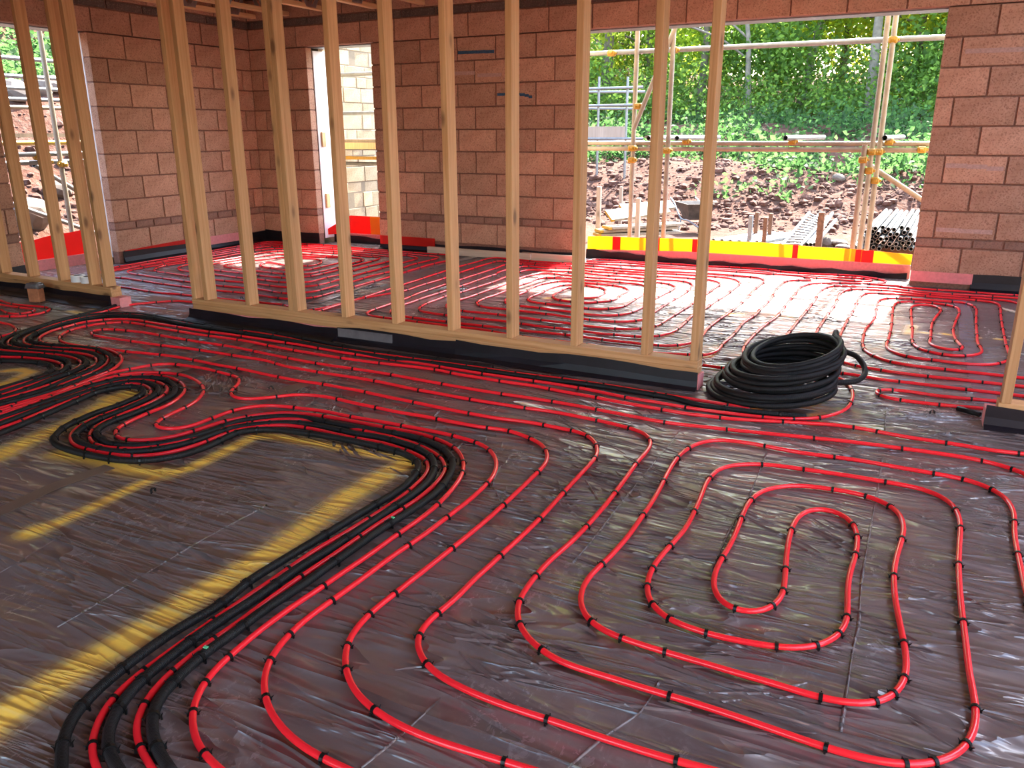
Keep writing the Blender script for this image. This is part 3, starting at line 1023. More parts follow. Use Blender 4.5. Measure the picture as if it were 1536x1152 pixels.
# ------------------------------------------------------------------ heating pipes on the floor
PIPES = {
 'r:spiral_near': [410,2306,406,2445,403,2580,403,2694,402,2779,403,2883,409,2969,415,3060,406,3155,383,3225,346,3266,301,3301,249,3316,160,3322,86,3324,5,3328,-72,3334,-183,3330,-330,3316,-436,3324,-475,3327,-541,3333,-606,3330,-677,3311,-730,3251,-757,3182,-772,3099,-773,2975,-764,2845,-750,2709,-741,2550,-738,2424,-735,2307,-739,2215,-745,2120,-755,2057,-758,1994,-751,1933,-745,1914,-727,1863,-699,1819,-668,1792,-632,1775,-588,1762,-525,1759,-467,1755,-412,1754,-351,1755,-298,1752,-241,1751,-192,1753,-155,1750,-115,1747,-76,1746,-41,1748,-4,1756,32,1771,64,1799,88,1839,103,1896,107,1950,105,2010,95,2088,81,2187,69,2278,62,2357,58,2442,61,2548,71,2667,76,2776,68,2844,46,2915,11,2953,-37,2980,-97,2997,-169,2992,-235,2989,-310,2967,-353,2936,-376,2910,-406,2862,-426,2785,-431,2688,-428,2599,-423,2503,-421,2416,-425,2320,-427,2225,-417,2141,-396,2078,-368,2042,-330,2022,-292,2024,-261,2042,-243,2075,-224,2133,-224,2205,-232,2276,-243,2362,-257,2504,-261,2610,-258,2683,-245,2741,-217,2793,-180,2819,-145,2814,-108,2787,-82,2741,-65,2679,-56,2617,-54,2528,-57,2443,-61,2372,-58,2287,-52,2208,-46,2152,-44,2088,-53,2035,-74,1987,-104,1951,-135,1927,-172,1911,-217,1895,-243,1895,-305,1885,-349,1880,-396,1883,-445,1890,-482,1899,-518,1923,-557,1967,-580,2016,-591,2055,-601,2105,-603,2184,-598,2259,-589,2347,-581,2424,-583,2522,-589,2625,-596,2718,-608,2831,-606,2932,-592,3005,-562,3055,-515,3092,-474,3112,-411,3137,-358,3136,-274,3143,-185,3149,-97,3155,-23,3151,61,3152,114,3149,155,3135,195,3099,227,3044,242,2959,246,2875,240,2750,235,2623,233,2506,234,2401,236,2303,240,2185,243,2079,245,2011,249,1954,254,1894,256,1843,252,1797,242,1750,226,1704,202,1667,173,1637,134,1611,98,1596,58,1587,7,1581,-38,1581,-89,1584,-137,1588,-187,1591,-263,1595,-344,1597,-414,1595,-470,1595,-537,1596,-609,1595,-666,1596,-714,1608,-761,1634,-806,1666,-848,1708,-867,1736,-885,1784,-896,1839,-902,1923,-904,1989,-901,2073,-890,2159,-885,2267,-884,2374,-884,2495,-890,2623,-897,2761,-907,2919,-907,3032,-911,3117,-925,3166,-966,3240,-1024,3272,-1123,3298,-1213,3313,-1303,3322,-1413,3333,-1504,3334,-1605,3324,-1708,3326,-1833,3324,-1964,3327,-2113,3337,-2260,3343,-2433,3364,-2601,3377,-2798,3372,-2971,3375,-3169,3385,-3338,3426,-3553,3428,-3799,3433,-4027,3425,-4208,3409,-4454,3403,-4706,3394,-4820,3402,-4895,3436,-4944,3496,-4929,3531,-4868,3572,-4751,3589,-4549,3604,-4354,3591,-4059,3580,-3759,3579,-3449,3545,-3114,3514,-2895,3510,-2703,3514,-2548,3513,-2355,3497,-2150,3484,-1965,3474,-1813,3473,-1781,3473,-1587,3475,-1426,3470,-1304,3460,-1194,3449,-1070,3436,-942,3425,-793,3442,-650,3462,-536,3479,-413,3499,-286,3521,-175,3539,-32,3549,117,3557,229,3559,335,3550,401,3532,447,3506,500,3449,547,3357,763,3038,978,2718,1200,2389],
 'r:T': [-204,1411,-247,1409,-275,1405,-325,1399,-401,1396,-479,1394,-556,1394,-635,1394,-718,1391,-745,1392,-793,1394,-844,1401,-892,1409,-948,1426,-990,1451,-1021,1480,-1048,1512,-1063,1548,-1066,1595,-1065,1647,-1057,1690,-1055,1760,-1060,1856,-1054,1938,-1055,2027,-1051,2118,-1050,2195,-1050,2292,-1054,2404,-1062,2559,-1065,2660,-1070,2799,-1075,2887,-1092,2963,-1137,3050,-1180,3099,-1226,3131,-1323,3142,-1425,3150,-1527,3152,-1638,3136,-1826,3139,-1930,3145,-2082,3157,-2212,3169,-2391,3182,-2490,3198,-2601,3196,-2734,3206,-2862,3196,-3003,3199,-3135,3208,-3329,3228,-3507,3232,-3730,3248,-3910,3255,-4043,3242,-4147,3228,-4208,3213,-4423,3201,-4608,3182,-4748,3175,-4839,3192,-4945,3243,-5024,3310,-5083,3390,-5100,3466,-5105,3536,-5089,3632,-4998,3751,-4834,3769,-4709,3752,-4452,3734,-4278,3724,-3998,3727,-3804,3729,-3597,3705,-3294,3679,-2930,3667,-2746,3672,-2541,3691,-2316,3702,-2211,3677,-2033,3672,-1881,3664,-1716,3669,-1547,3645,-1390,3633,-1216,3611,-1058,3600,-913,3587,-768,3598,-635,3615,-566,3641,-418,3682,-237,3733,-128,3736,-77,3729,57,3706,175,3707,283,3704,391,3692,496,3711,565,3708,873,3736,1182,3764,1500,3794],
 'r:U': [-541,1243,-608,1239,-662,1234,-723,1229,-785,1224,-847,1223,-926,1230,-983,1243,-1051,1266,-1089,1290,-1127,1322,-1165,1364,-1197,1413,-1219,1466,-1227,1515,-1232,1578,-1228,1639,-1223,1775,-1217,1919,-1213,2038,-1210,2187,-1212,2333,-1218,2499,-1224,2628,-1228,2711,-1242,2784,-1269,2844,-1337,2930,-1426,2978,-1547,3015,-1655,2999,-1746,3000,-1868,3002,-1996,3009,-2130,3004,-2292,3017,-2401,3022,-2527,3039,-2619,3038,-2706,3021,-2774,2981,-2810,2932,-2842,2892,-2923,2836,-2976,2820,-3047,2854,-3094,2896,-3118,2950,-3155,3018,-3209,3080,-3263,3108,-3353,3120,-3538,3146,-3669,3141,-3807,3127,-3874,3061,-3903,2967,-3940,2888,-3930,2743,-3906,2596,-3871,2449,-3870,2310,-3869,2178,-3881,2062],
 'r:V': [-892,1068,-938,1070,-995,1071,-1053,1079,-1109,1092,-1155,1110,-1211,1140,-1258,1177,-1300,1221,-1334,1273,-1351,1320,-1366,1389,-1372,1466,-1368,1550,-1361,1695,-1358,1853,-1345,2013,-1343,2177,-1342,2350,-1364,2540,-1396,2629,-1441,2707,-1547,2805,-1722,2849,-1843,2857,-1983,2858,-2155,2857,-2301,2852,-2452,2860,-2576,2843,-2761,2804,-2844,2711,-2855,2663,-2859,2585,-2860,2485,-2856,2435,-2895,2371,-2952,2344,-2999,2346,-3033,2367,-3061,2418,-3079,2484,-3096,2602,-3116,2681,-3201,2819,-3257,2874,-3366,2941,-3478,2984,-3601,2999,-3828,2904,-3856,2849,-3875,2755,-3872,2648,-3864,2541,-3844,2407,-3837,2266,-3837,2159,-3844,2040],
 'r:W': [-1128,942,-1173,952,-1211,960,-1251,974,-1292,995,-1327,1020,-1361,1054,-1395,1097,-1416,1144,-1433,1199,-1438,1263,-1446,1326,-1448,1392,-1446,1508,-1439,1598,-1436,1691,-1428,1824,-1426,1980,-1419,2139,-1434,2305,-1472,2478,-1504,2556,-1562,2647,-1649,2732,-1745,2775,-1874,2806,-2097,2803,-2297,2808,-2404,2801,-2510,2791,-2600,2760,-2673,2710,-2781,2530,-2792,2441,-2811,2345,-2837,2273,-2879,2226,-2934,2190,-2998,2171,-3079,2196,-3125,2234,-3155,2282,-3169,2340,-3185,2425,-3194,2497,-3193,2562,-3233,2677,-3286,2769,-3345,2831,-3427,2885,-3529,2923,-3629,2935,-3711,2917,-3809,2856,-3823,2742,-3837,2622,-3824,2464,-3811,2316,-3806,2139,-3807,2018],
 'k:b3': [-1230,890,-1263,902,-1295,912,-1338,930,-1378,957,-1421,991,-1453,1028,-1468,1061,-1478,1106,-1490,1159,-1500,1224,-1494,1289,-1497,1354,-1502,1425,-1492,1578,-1493,1722,-1492,1870,-1489,2021,-1476,2161,-1481,2345,-1525,2495,-1572,2588,-1639,2659,-1719,2706,-1821,2742,-1934,2750,-2070,2744,-2254,2728,-2459,2732,-2578,2700,-2701,2567,-2715,2508,-2717,2407,-2736,2326,-2763,2255,-2801,2196,-2868,2141,-2939,2112,-3006,2101,-3046,2119,-3124,2140,-3188,2186,-3230,2260,-3236,2324,-3233,2441,-3255,2559,-3280,2660,-3323,2742,-3391,2807,-3487,2864,-3590,2884,-3679,2863,-3755,2813,-3784,2793,-3801,2673,-3807,2585,-3789,2440,-3765,2285,-3748,2145,-3743,2100,-3733,1975],
 'r:r2': [-1260,876,-1300,889,-1349,908,-1396,931,-1441,963,-1471,999,-1493,1042,-1511,1097,-1522,1154,-1526,1219,-1529,1280,-1525,1344,-1528,1411,-1534,1588,-1530,1725,-1528,1889,-1526,2042,-1514,2185,-1517,2305,-1540,2453,-1568,2524,-1626,2595,-1698,2644,-1792,2684,-1919,2713,-2115,2724,-2379,2733,-2548,2690,-2677,2542,-2700,2492,-2718,2391,-2740,2280,-2779,2199,-2828,2138,-2866,2117,-2937,2088,-2966,2077,-3036,2076,-3113,2101,-3185,2148,-3235,2209,-3275,2285,-3270,2303,-3291,2414,-3297,2518,-3327,2646,-3367,2730,-3413,2781,-3496,2825,-3587,2847,-3678,2833,-3735,2796,-3756,2743,-3775,2652,-3776,2576,-3764,2469,-3741,2313,-3720,2168,-3716,2082,-3702,1955],
 'k:b2': [-1319,841,-1361,853,-1415,874,-1455,901,-1493,943,-1527,998,-1550,1055,-1560,1124,-1568,1207,-1572,1334,-1564,1462,-1568,1674,-1556,1800,-1551,1948,-1547,2125,-1547,2304,-1563,2402,-1601,2495,-1668,2582,-1764,2640,-1869,2666,-2025,2682,-2074,2669,-2332,2677,-2488,2646,-2648,2513,-2671,2464,-2680,2371,-2694,2263,-2733,2183,-2783,2115,-2857,2068,-2932,2044,-2974,2043,-3044,2042,-3139,2062,-3210,2097,-3252,2137,-3291,2217,-3317,2322,-3316,2386,-3334,2498,-3353,2601,-3384,2680,-3444,2748,-3543,2793,-3634,2797,-3697,2766,-3730,2645,-3735,2546,-3724,2395,-3697,2240,-3670,2116,-3660,2049,-3642,1921],
 'r:r1': [-1366,823,-1405,837,-1453,862,-1490,890,-1533,942,-1565,999,-1579,1048,-1586,1130,-1590,1220,-1596,1345,-1596,1455,-1598,1645,-1600,1776,-1586,1928,-1578,2106,-1575,2186,-1585,2315,-1608,2448,-1642,2517,-1706,2577,-1794,2607,-1950,2640,-2129,2633,-2354,2643,-2506,2620,-2631,2495,-2647,2450,-2652,2393,-2651,2318,-2660,2246,-2685,2163,-2733,2102,-2780,2068,-2853,2043,-2918,2032,-3036,2027,-3131,2035,-3190,2063,-3259,2111,-3302,2164,-3337,2242,-3356,2333,-3365,2411,-3356,2417,-3372,2503,-3382,2604,-3413,2667,-3460,2717,-3522,2753,-3611,2777,-3666,2768,-3715,2726,-3728,2616,-3711,2503,-3689,2368,-3651,2208,-3622,2064,-3624,2025,-3602,1896],
 'k:b1': [-1433,779,-1465,801,-1494,824,-1541,858,-1570,892,-1601,941,-1615,991,-1627,1039,-1636,1110,-1643,1195,-1644,1281,-1630,1390,-1651,1553,-1647,1600,-1643,1696,-1636,1812,-1628,1974,-1619,2121,-1612,2298,-1631,2386,-1657,2468,-1702,2525,-1784,2566,-1913,2589,-2088,2592,-2237,2589,-2414,2562,-2513,2538,-2602,2466,-2606,2425,-2594,2338,-2591,2238,-2607,2161,-2650,2088,-2712,2034,-2775,2003,-2863,1990,-2972,1980,-3081,1980,-3185,1994,-3260,2026,-3312,2083,-3366,2168,-3385,2242,-3401,2322,-3412,2400,-3397,2403,-3399,2452,-3416,2540,-3432,2625,-3476,2683,-3545,2724,-3612,2725,-3661,2684,-3676,2654,-3688,2561,-3664,2470,-3625,2325,-3600,2218,-3570,2113,-3552,2020,-3549,1979,-3524,1850],
 'r:g1': [-1021,4452,-909,4441,-730,4429,-498,4413,-388,4423,-298,4529,-259,4477,-221,4342,-206,4253,-202,4131,-209,4010,-236,3926,-278,3851,-311,3801,-385,3752,-476,3710,-590,3691,-749,3678,-873,3673,-1086,3690,-1189,3691,-1419,3731,-1662,3747,-1920,3745,-2107,3747,-2353,3762,-2597,3774,-2894,3771,-3118,3774,-3400,3801,-3693,3808,-4069,3813,-4227,3805,-4408,3815,-4602,3823,-4796,3834,-4904,3843,-5012,3844,-5076,3807,-5140,3791,-5199,3716,-5235,3591,-5214,3483,-5192,3365,-5140,3267,-5064,3185,-4982,3136,-4902,3117,-4807,3121,-4677,3160,-4520,3189,-4386,3184,-4243,3139,-4148,3088,-4075,3018,-3994,2897,-3967,2799,-3921,2632,-3891,2487,-3890,2346,-3901,2199,-3906,2077],
 'k:k2': [-370,3777,-483,3755,-600,3739,-719,3727,-887,3727,-962,3764,-1195,3790,-1438,3804,-1681,3790,-1942,3790,-2132,3792,-2372,3794,-2661,3778,-2980,3784,-3431,3838,-3744,3864,-3967,3867,-4194,3882,-4323,3882,-4550,3883,-4813,3925,-5028,3917,-5161,3875,-5248,3811,-5297,3707,-5292,3540,-5253,3383,-5203,3268,-5140,3178,-5069,3122,-4960,3087,-4838,3085,-4694,3114,-4606,3133,-4483,3150,-4352,3122,-4226,3073,-4116,2999,-4038,2915,-3994,2820,-3969,2720,-3940,2596,-3909,2429,-3927,2303,-3938,2223,-3928,2091],
 'r:g2': [-631,3795,-775,3806,-1068,3822,-1356,3845,-1595,3850,-1707,3849,-1947,3836,-2161,3844,-2640,3838,-3156,3839,-3803,3927,-4236,3922,-4601,3928,-4896,3957,-5120,3953,-5250,3884,-5342,3774,-5367,3619,-5323,3430,-5252,3294,-5207,3221,-5169,3160,-5100,3103,-4998,3053,-4895,3042,-4762,3067,-4644,3100,-4527,3134,-4402,3130,-4279,3089,-4189,3025,-4108,2940,-4052,2830,-4021,2732,-3991,2607,-3972,2423,-3969,2241,-3963,2111],
 'k:k3': [-2070,3861,-2421,3873,-2905,3856,-3507,3927,-3830,3956,-4176,3919,-4478,3933,-4809,3959,-5096,3972,-5220,3922,-5326,3871,-5371,3761,-5381,3603,-5365,3460,-5327,3333,-5267,3196,-5190,3102,-5105,3041,-4992,3005,-4861,3009,-4703,3027,-4553,3065,-4429,3080,-4306,3051,-4218,3008,-4135,2928,-4073,2820,-4048,2700,-3965,2467,-3971,2244,-3967,2114],
 'r:g3': [-4924,4487,-5101,4487,-5245,4469,-5364,4343,-5445,4220,-5467,4110,-5413,3922,-5422,3834,-5406,3695,-5394,3545,-5324,3330,-5249,3148,-5204,3078,-5127,3015,-5039,2973,-4938,2969,-4809,2985,-4664,3028,-4515,3054,-4392,3051,-4288,3019,-4215,2970,-4144,2883,-4089,2755,-4028,2461,-4024,2275,-4022,2146],
 'k:k4': [-5529,4197,-5475,4023,-5449,3855,-5438,3719,-5417,3562,-5357,3353,-5315,3227,-5270,3115,-5196,3022,-5114,2963,-5018,2933,-4896,2931,-4759,2952,-4596,2981,-4449,2990,-4337,2971,-4237,2919,-4172,2849,-4134,2751,-4110,2616,-4053,2432,-4042,2288,-4040,2158],
 'r:g4': [-5124,2883,-4998,2886,-4951,2897,-4802,2924,-4682,2955,-4514,2979,-4383,2958,-4294,2927,-4235,2878,-4173,2790,-4149,2642,-4106,2418,-4095,2320,-4090,2187],
 'k:k5': [-5020,2820,-4907,2830,-4787,2861,-4638,2898,-4503,2916,-4380,2895,-4294,2850,-4229,2782,-4181,2691,-4158,2574,-4128,2433,-4117,2335,-4109,2199],
 'r:g5': [-4937,2769,-4836,2785,-4742,2831,-4624,2860,-4512,2872,-4397,2857,-4309,2822,-4249,2772,-4214,2713,-4198,2600,-4189,2472,-4173,2369,-4160,2229],
 'k:k6': [-4829,2704,-4741,2726,-4639,2765,-4525,2795,-4430,2800,-4329,2773,-4261,2728,-4225,2670,-4209,2603,-4203,2531,-4199,2432,-4195,2384,-4187,2245],
 'r:coil_l1': [-6780,3917,-6558,3864,-6374,3818,-6227,3814,-6056,3842,-5930,3848,-5845,3800,-5795,3714,-5785,3625,-5818,3561,-5884,3519,-5971,3496,-6094,3476],
 'r:coil_l2': [-6529,3762,-6386,3756,-6233,3756,-6066,3757,-5987,3767,-5917,3738,-5893,3691,-5893,3623,-5949,3580,-6077,3602,-6222,3654,-6381,3685],
 'r:coil_l3': [-5947,3386,-5764,3366,-5654,3359,-5523,3319,-5439,3274,-5372,3209,-5335,3132,-5346,3087,-5397,3050],
 'r:LA': [-7076,5166,-7078,5459,-7077,5835,-7075,6082,-7077,6371,-7101,6840,-7086,7217,-7116,7427,-7085,7494,-6989,7541,-6711,7505,-6242,7528,-6007,7516,-5810,7503,-5429,7478,-5205,7474,-5090,7464,-4761,7434,-4640,7429,-4598,7401,-4577,7359,-4569,7272,-4571,7104,-4580,6839,-4557,6685,-4535,6385,-4546,6109,-4524,5820,-4527,5601,-4523,5457,-4514,5281,-4539,5211,-4666,5093,-4982,5136,-5156,5133,-5457,5114,-5852,5141,-6129,5166,-6417,5193,-6737,5236,-6864,5308,-6890,5382,-6898,5466,-6893,5579,-6890,5806,-6883,6079,-6878,6494,-6881,6904,-6913,7206,-6784,7313,-6383,7267,-5913,7271,-5682,7253,-5407,7229,-5151,7223,-5064,7209,-4983,7127,-4926,7001,-4916,6916,-4911,6716,-4904,6471,-4885,6270,-4855,6010,-4869,5908,-4858,5705,-4868,5589,-5029,5490,-5327,5504,-5530,5498,-5908,5532,-6330,5557,-6416,5568,-6539,5630,-6624,5736,-6639,5828,-6577,6159,-6543,6515,-6590,6789,-6460,7022,-6085,6960,-5642,6973,-5434,6976,-5364,6978,-5284,6954,-5211,6884,-5189,6787,-5181,6645,-5144,6357,-5133,6152,-5148,6043,-5169,5933,-5354,5845,-5685,5864,-5898,5866,-6133,5904,-6209,5916,-6294,6021,-6289,6091,-6289,6266,-6214,6391,-6110,6656,-5858,6701,-5726,6714,-5612,6676,-5513,6575,-5470,6480,-5453,6375,-5499,6298,-5730,6255,-5899,6305,-6002,6314,-6012,6234,-5946,6141,-5845,6067,-5687,6061,-5520,6020,-5329,6110,-5311,6251,-5317,6439,-5320,6580,-5337,6717,-5375,6819,-5485,6921,-5587,6904,-5966,6820,-6281,6834,-6397,6584,-6414,6388,-6448,6045,-6443,5961,-6369,5830,-6241,5729,-6103,5716,-5728,5692,-5500,5678,-5204,5677,-5067,5813,-5033,5950,-5039,6095,-5042,6247,-5064,6504,-5073,6725,-5090,6924,-5120,7050,-5192,7122,-5278,7113,-5470,7119,-5587,7162,-5774,7140,-6231,7130,-6619,7198,-6772,6981,-6768,6739,-6726,6302,-6779,5945,-6809,5728,-6784,5605,-6702,5483,-6600,5428,-6311,5389,-6108,5364,-5667,5318,-5359,5332,-5155,5321,-4864,5314,-4726,5422,-4695,5478,-4677,5593,-4690,5808,-4698,6037,-4713,6250,-4714,6429,-4744,6656,-4736,6937,-4773,7251,-4852,7307,-4971,7353,-5077,7350,-5300,7364,-5751,7362,-5852,7391,-6080,7401,-6543,7383,-6880,7415,-7020,7323,-6989,7075,-6994,6674,-6978,6222,-7001,5925,-7022,5588,-6996,5361,-7000,5072],
 'r:LB': [-6963,5027,-6658,5007,-6526,5023,-6186,4981,-5872,4957,-5625,4942,-5268,4939,-4973,4953,-4777,4927,-4500,4915,-4371,5013,-4344,5135,-4351,5244,-4352,5379,-4354,5641,-4359,5854,-4358,6081,-4384,6427,-4406,6729,-4413,7004,-4398,7186,-4379,7367,-4435,7489,-4534,7563,-4596,7587,-4789,7586,-5100,7583,-5333,7592,-5572,7595,-5775,7607,-6069,7642,-6408,7658,-6858,7630,-7077,7642,-7185,7606,-7216,7537,-7199,7336,-7229,7039,-7196,6551,-7190,6249,-7201,5907,-7187,5601,-7181,5296],
 'r:A1': [-6652,4714,-6239,4697,-6110,4697,-5878,4667,-5613,4657,-5484,4681,-5324,4683,-4969,4690,-4571,4707,-4341,4717,-4088,4600,-4018,4712,-3998,4949,-3988,5126,-4009,5643,-4026,5900,-4038,6160,-4061,6481,-4070,6653,-4085,6963,-4075,7136,-4077,7455,-4085,7470,-4049,7620,-3863,7614,-3585,7578,-3457,7577,-3217,7588,-3035,7678,-2857,7694,-2633,7729,-2451,7747,-2294,7735,-1804,7801,-1515,7812,-1248,7815,-920,7820,-911,7750,-778,7779,-524,7759,-401,7763,-344,7819,-350,7898,-391,7908,-443,7922,-790,7872,-1091,7860,-1397,7913,-1823,7872,-2327,7834,-2607,7905,-2973,7815,-3042,7783,-3075,7821,-3049,7929,-2971,7996,-2534,7978,-2207,8013,-1860,8009,-1658,8068,-1448,8076,-1265,8074,-1113,7991,-672,8030,-552,8056,-391,8006,-268,7919,-223,7826,-257,7724,-463,7644,-669,7547,-756,7492,-813,7433,-856,7331,-870,7188,-872,7158,-867,6924,-865,6546,-860,6258,-858,5941,-888,5593,-899,5259,-895,4987,-887,4905,-868,4824,-835,4773,-681,4690,-362,4627,-290,4625,-232,4625,-99,4590,15,4593,184,4590,251,4589,355,4591,733,4593,1111,4595,1500,4597],
 'r:CB': [-833,7627,-965,7565,-1027,7488,-1038,7382,-1044,7121,-1021,6767,-1009,6496,-1012,6255,-1010,5900,-1032,5671,-1021,5279,-1026,5070,-1030,5025,-1025,4768,-1072,4657,-1142,4645,-1278,4601,-1510,4578,-1900,4603,-2258,4607,-2624,4670,-2851,4664,-3186,4675,-3406,4682,-3516,4694,-3594,4736,-3615,4778,-3630,4903,-3640,5137,-3652,5355,-3678,5544,-3690,5831,-3694,6038,-3696,6301,-3702,6627,-3707,7058,-3724,7226,-3645,7338,-3413,7370,-3282,7357,-3082,7414,-2891,7373,-2787,7379,-2512,7372,-2322,7385,-1919,7425,-1706,7435,-1594,7436,-1527,7418,-1455,7380,-1392,7274,-1368,7126,-1369,6854,-1369,6559,-1385,6296,-1388,6056,-1414,5676,-1403,5527,-1397,5342,-1402,5151,-1432,5052,-1474,4984,-1549,4936,-1668,4925,-1853,4908,-1921,4912,-2036,4931,-2138,4920,-2425,4938,-2552,4958,-2808,4947,-2899,4947,-3023,4945,-3118,4958,-3197,4965,-3261,4980,-3342,5056,-3373,5154,-3394,5253,-3404,5492,-3412,5579,-3382,5762,-3379,5881,-3374,6148,-3368,6320,-3383,6516,-3397,6919,-3383,7027,-3318,7084,-3186,7070,-2936,7113,-2662,7071,-2370,7092,-2215,7073,-2084,7067,-1962,7081,-1838,7073,-1768,7020,-1725,6934,-1694,6588,-1697,6292,-1701,6065,-1697,5763,-1702,5424,-1751,5345,-1809,5297,-1892,5271,-2031,5265,-2178,5278,-2316,5299,-2613,5321,-2739,5323,-2888,5314,-2981,5353,-3051,5435,-3072,5517,-3078,5685,-3074,5684,-3073,5946,-3086,6283,-3074,6483,-3080,6660,-3032,6729,-2953,6744,-2788,6777,-2640,6757,-2569,6769,-2283,6774,-2159,6769,-2107,6739,-2034,6642,-1991,6504,-1980,6301,-1979,6138,-1977,6017,-1971,5886,-1980,5768,-2041,5675,-2106,5631,-2197,5615,-2326,5633,-2441,5643,-2581,5642,-2684,5660,-2749,5733,-2771,5829,-2767,6017,-2784,6263,-2747,6446,-2679,6478,-2539,6503,-2439,6469,-2375,6450,-2303,6323,-2284,6100,-2306,6017,-2343,5981,-2356,5964,-2417,5964,-2477,6044,-2542,6201,-2596,6332,-2659,6343,-2658,6223,-2649,6054,-2626,5954,-2580,5867,-2530,5831,-2435,5797,-2274,5807,-2197,5888,-2126,5997,-2135,6208,-2146,6315,-2141,6440,-2191,6527,-2270,6591,-2418,6624,-2585,6620,-2737,6635,-2842,6616,-2926,6445,-2941,6249,-2911,6063,-2904,5913,-2920,5758,-2891,5612,-2834,5521,-2771,5491,-2689,5475,-2606,5482,-2474,5466,-2250,5450,-2121,5423,-1964,5449,-1875,5536,-1845,5661,-1830,5840,-1842,6240,-1832,6446,-1827,6681,-1839,6797,-1884,6858,-1955,6909,-2041,6911,-2165,6917,-2297,6921,-2503,6913,-2696,6899,-3052,6934,-3160,6922,-3223,6780,-3234,6586,-3222,6242,-3222,5897,-3218,5599,-3232,5503,-3233,5365,-3225,5268,-3169,5181,-3100,5141,-3012,5131,-2928,5125,-2814,5135,-2637,5131,-2513,5117,-2334,5105,-2101,5094,-1984,5071,-1927,5073,-1778,5081,-1660,5125,-1621,5157,-1580,5202,-1554,5279,-1540,5572,-1528,5906,-1524,6063,-1523,6609,-1522,6914,-1518,7092,-1573,7195,-1656,7249,-1797,7256,-2020,7253,-2130,7227,-2274,7251,-2463,7244,-2830,7235,-3026,7311,-3295,7233,-3410,7250,-3463,7251,-3509,7221,-3519,7174,-3568,6939,-3559,6742,-3539,6730,-3544,6535,-3533,6222,-3528,6012,-3537,5785,-3533,5690,-3539,5481,-3527,5223,-3525,5058,-3507,4939,-3448,4844,-3366,4794,-3251,4777,-3070,4765,-2917,4769,-2792,4762,-2452,4769,-2337,4759,-2228,4763,-1972,4778,-1712,4759,-1586,4765,-1405,4770,-1321,4787,-1228,4890,-1213,4929,-1196,5038,-1198,5180,-1216,5349,-1209,5677,-1194,5976,-1189,6260,-1186,6527,-1204,6890,-1205,7089,-1204,7238,-1196,7388,-1230,7500,-1293,7565,-1398,7577,-1568,7590,-1747,7587,-2364,7504,-2566,7512,-2967,7545,-3150,7512,-3279,7464,-3479,7459,-3667,7470,-3751,7472,-3892,7430,-3905,7429,-3908,7280,-3911,7101,-3894,6635,-3864,6312,-3859,6155,-3863,5978,-3863,5851,-3848,5636,-3988,5131,-3984,4927,-3972,4675,-3992,4524],
 'r:RC': [1500,4952,1115,4953,742,4954,368,4955,257,4957,194,4956,57,4958,-29,4976,-109,5030,-181,5125,-219,5219,-244,5396,-252,5589,-254,5804,-232,6047,-222,6269,-234,6671,-232,6895,-208,6983,-135,7050,-55,7076,143,7082,301,7094,389,7062,427,6971,438,6819,429,6615,417,6301,410,5962,404,5730,413,5614,421,5525,410,5430,367,5365,311,5316,261,5302,188,5310,112,5352,58,5442,39,5528,31,5649,29,5886,15,6227,3,6609,3,6731,22,6805,114,6874,144,6863,191,6804,204,6706,191,6599,163,6391,147,6230,140,5995,139,5727,133,5574,149,5522,193,5460,240,5444,301,5462,320,5510,317,5567,300,5631,283,5746,273,5896,273,6059,287,6268,300,6426,321,6628,324,6764,303,6894,239,6935,143,6969,53,6963,-27,6947,-95,6877,-115,6764,-120,6585,-116,6418,-103,5991,-102,5693,-104,5513,-109,5389,-84,5284,-42,5214,16,5166,95,5140,167,5144,294,5129,439,5170,494,5227,538,5310,560,5437,559,5569,563,5857,573,6261,586,6659,600,6931,598,7144,577,7200,508,7226,431,7237,279,7240,92,7241,-100,7245,-248,7235,-293,7231,-343,7181,-369,7086,-381,6861,-380,6565,-386,6271,-392,5822,-389,5445,-386,5179,-382,5022,-364,4944,-319,4872,-238,4814,-164,4801,-60,4774,36,4765,184,4764,254,4771,362,4771,737,4785,1113,4799,1500,4814],
 'r:p3': [1500,5088,1264,5749,1034,6389,805,7030,748,7221,719,7270,677,7317,631,7335,583,7338,468,7346,325,7348,90,7330,-85,7364,-236,7383,-303,7366,-410,7355,-461,7313,-509,7245,-532,7124,-536,6925,-526,6603,-536,6282,-538,6022,-541,5751,-538,5411,-536,5201,-538,4969],
 'r:p2': [1500,7375,1281,7402,1068,7429,855,7456,778,7465,736,7471,538,7471,341,7444,141,7425,-17,7445,-176,7506,-338,7487,-468,7464,-605,7426,-649,7378,-682,7250,-696,7075,-688,6675,-692,6309,-701,5760,-704,5396,-713,5115,-718,4926],
 'r:p1': [1500,7628,1305,7622,1115,7616,925,7610,825,7614,593,7599,287,7600,106,7587,-62,7601,-145,7668,-253,7641,-366,7656],
 'r:q1': [800,4477,647,4461,498,4446,349,4431,248,4412,149,4410,73,4421,8,4430,-52,4408,-88,4399,-111,4371,-113,4330,-86,4287,-45,4261,11,4250,81,4251,183,4257,246,4264,307,4277,470,4303,632,4329,800,4356]}
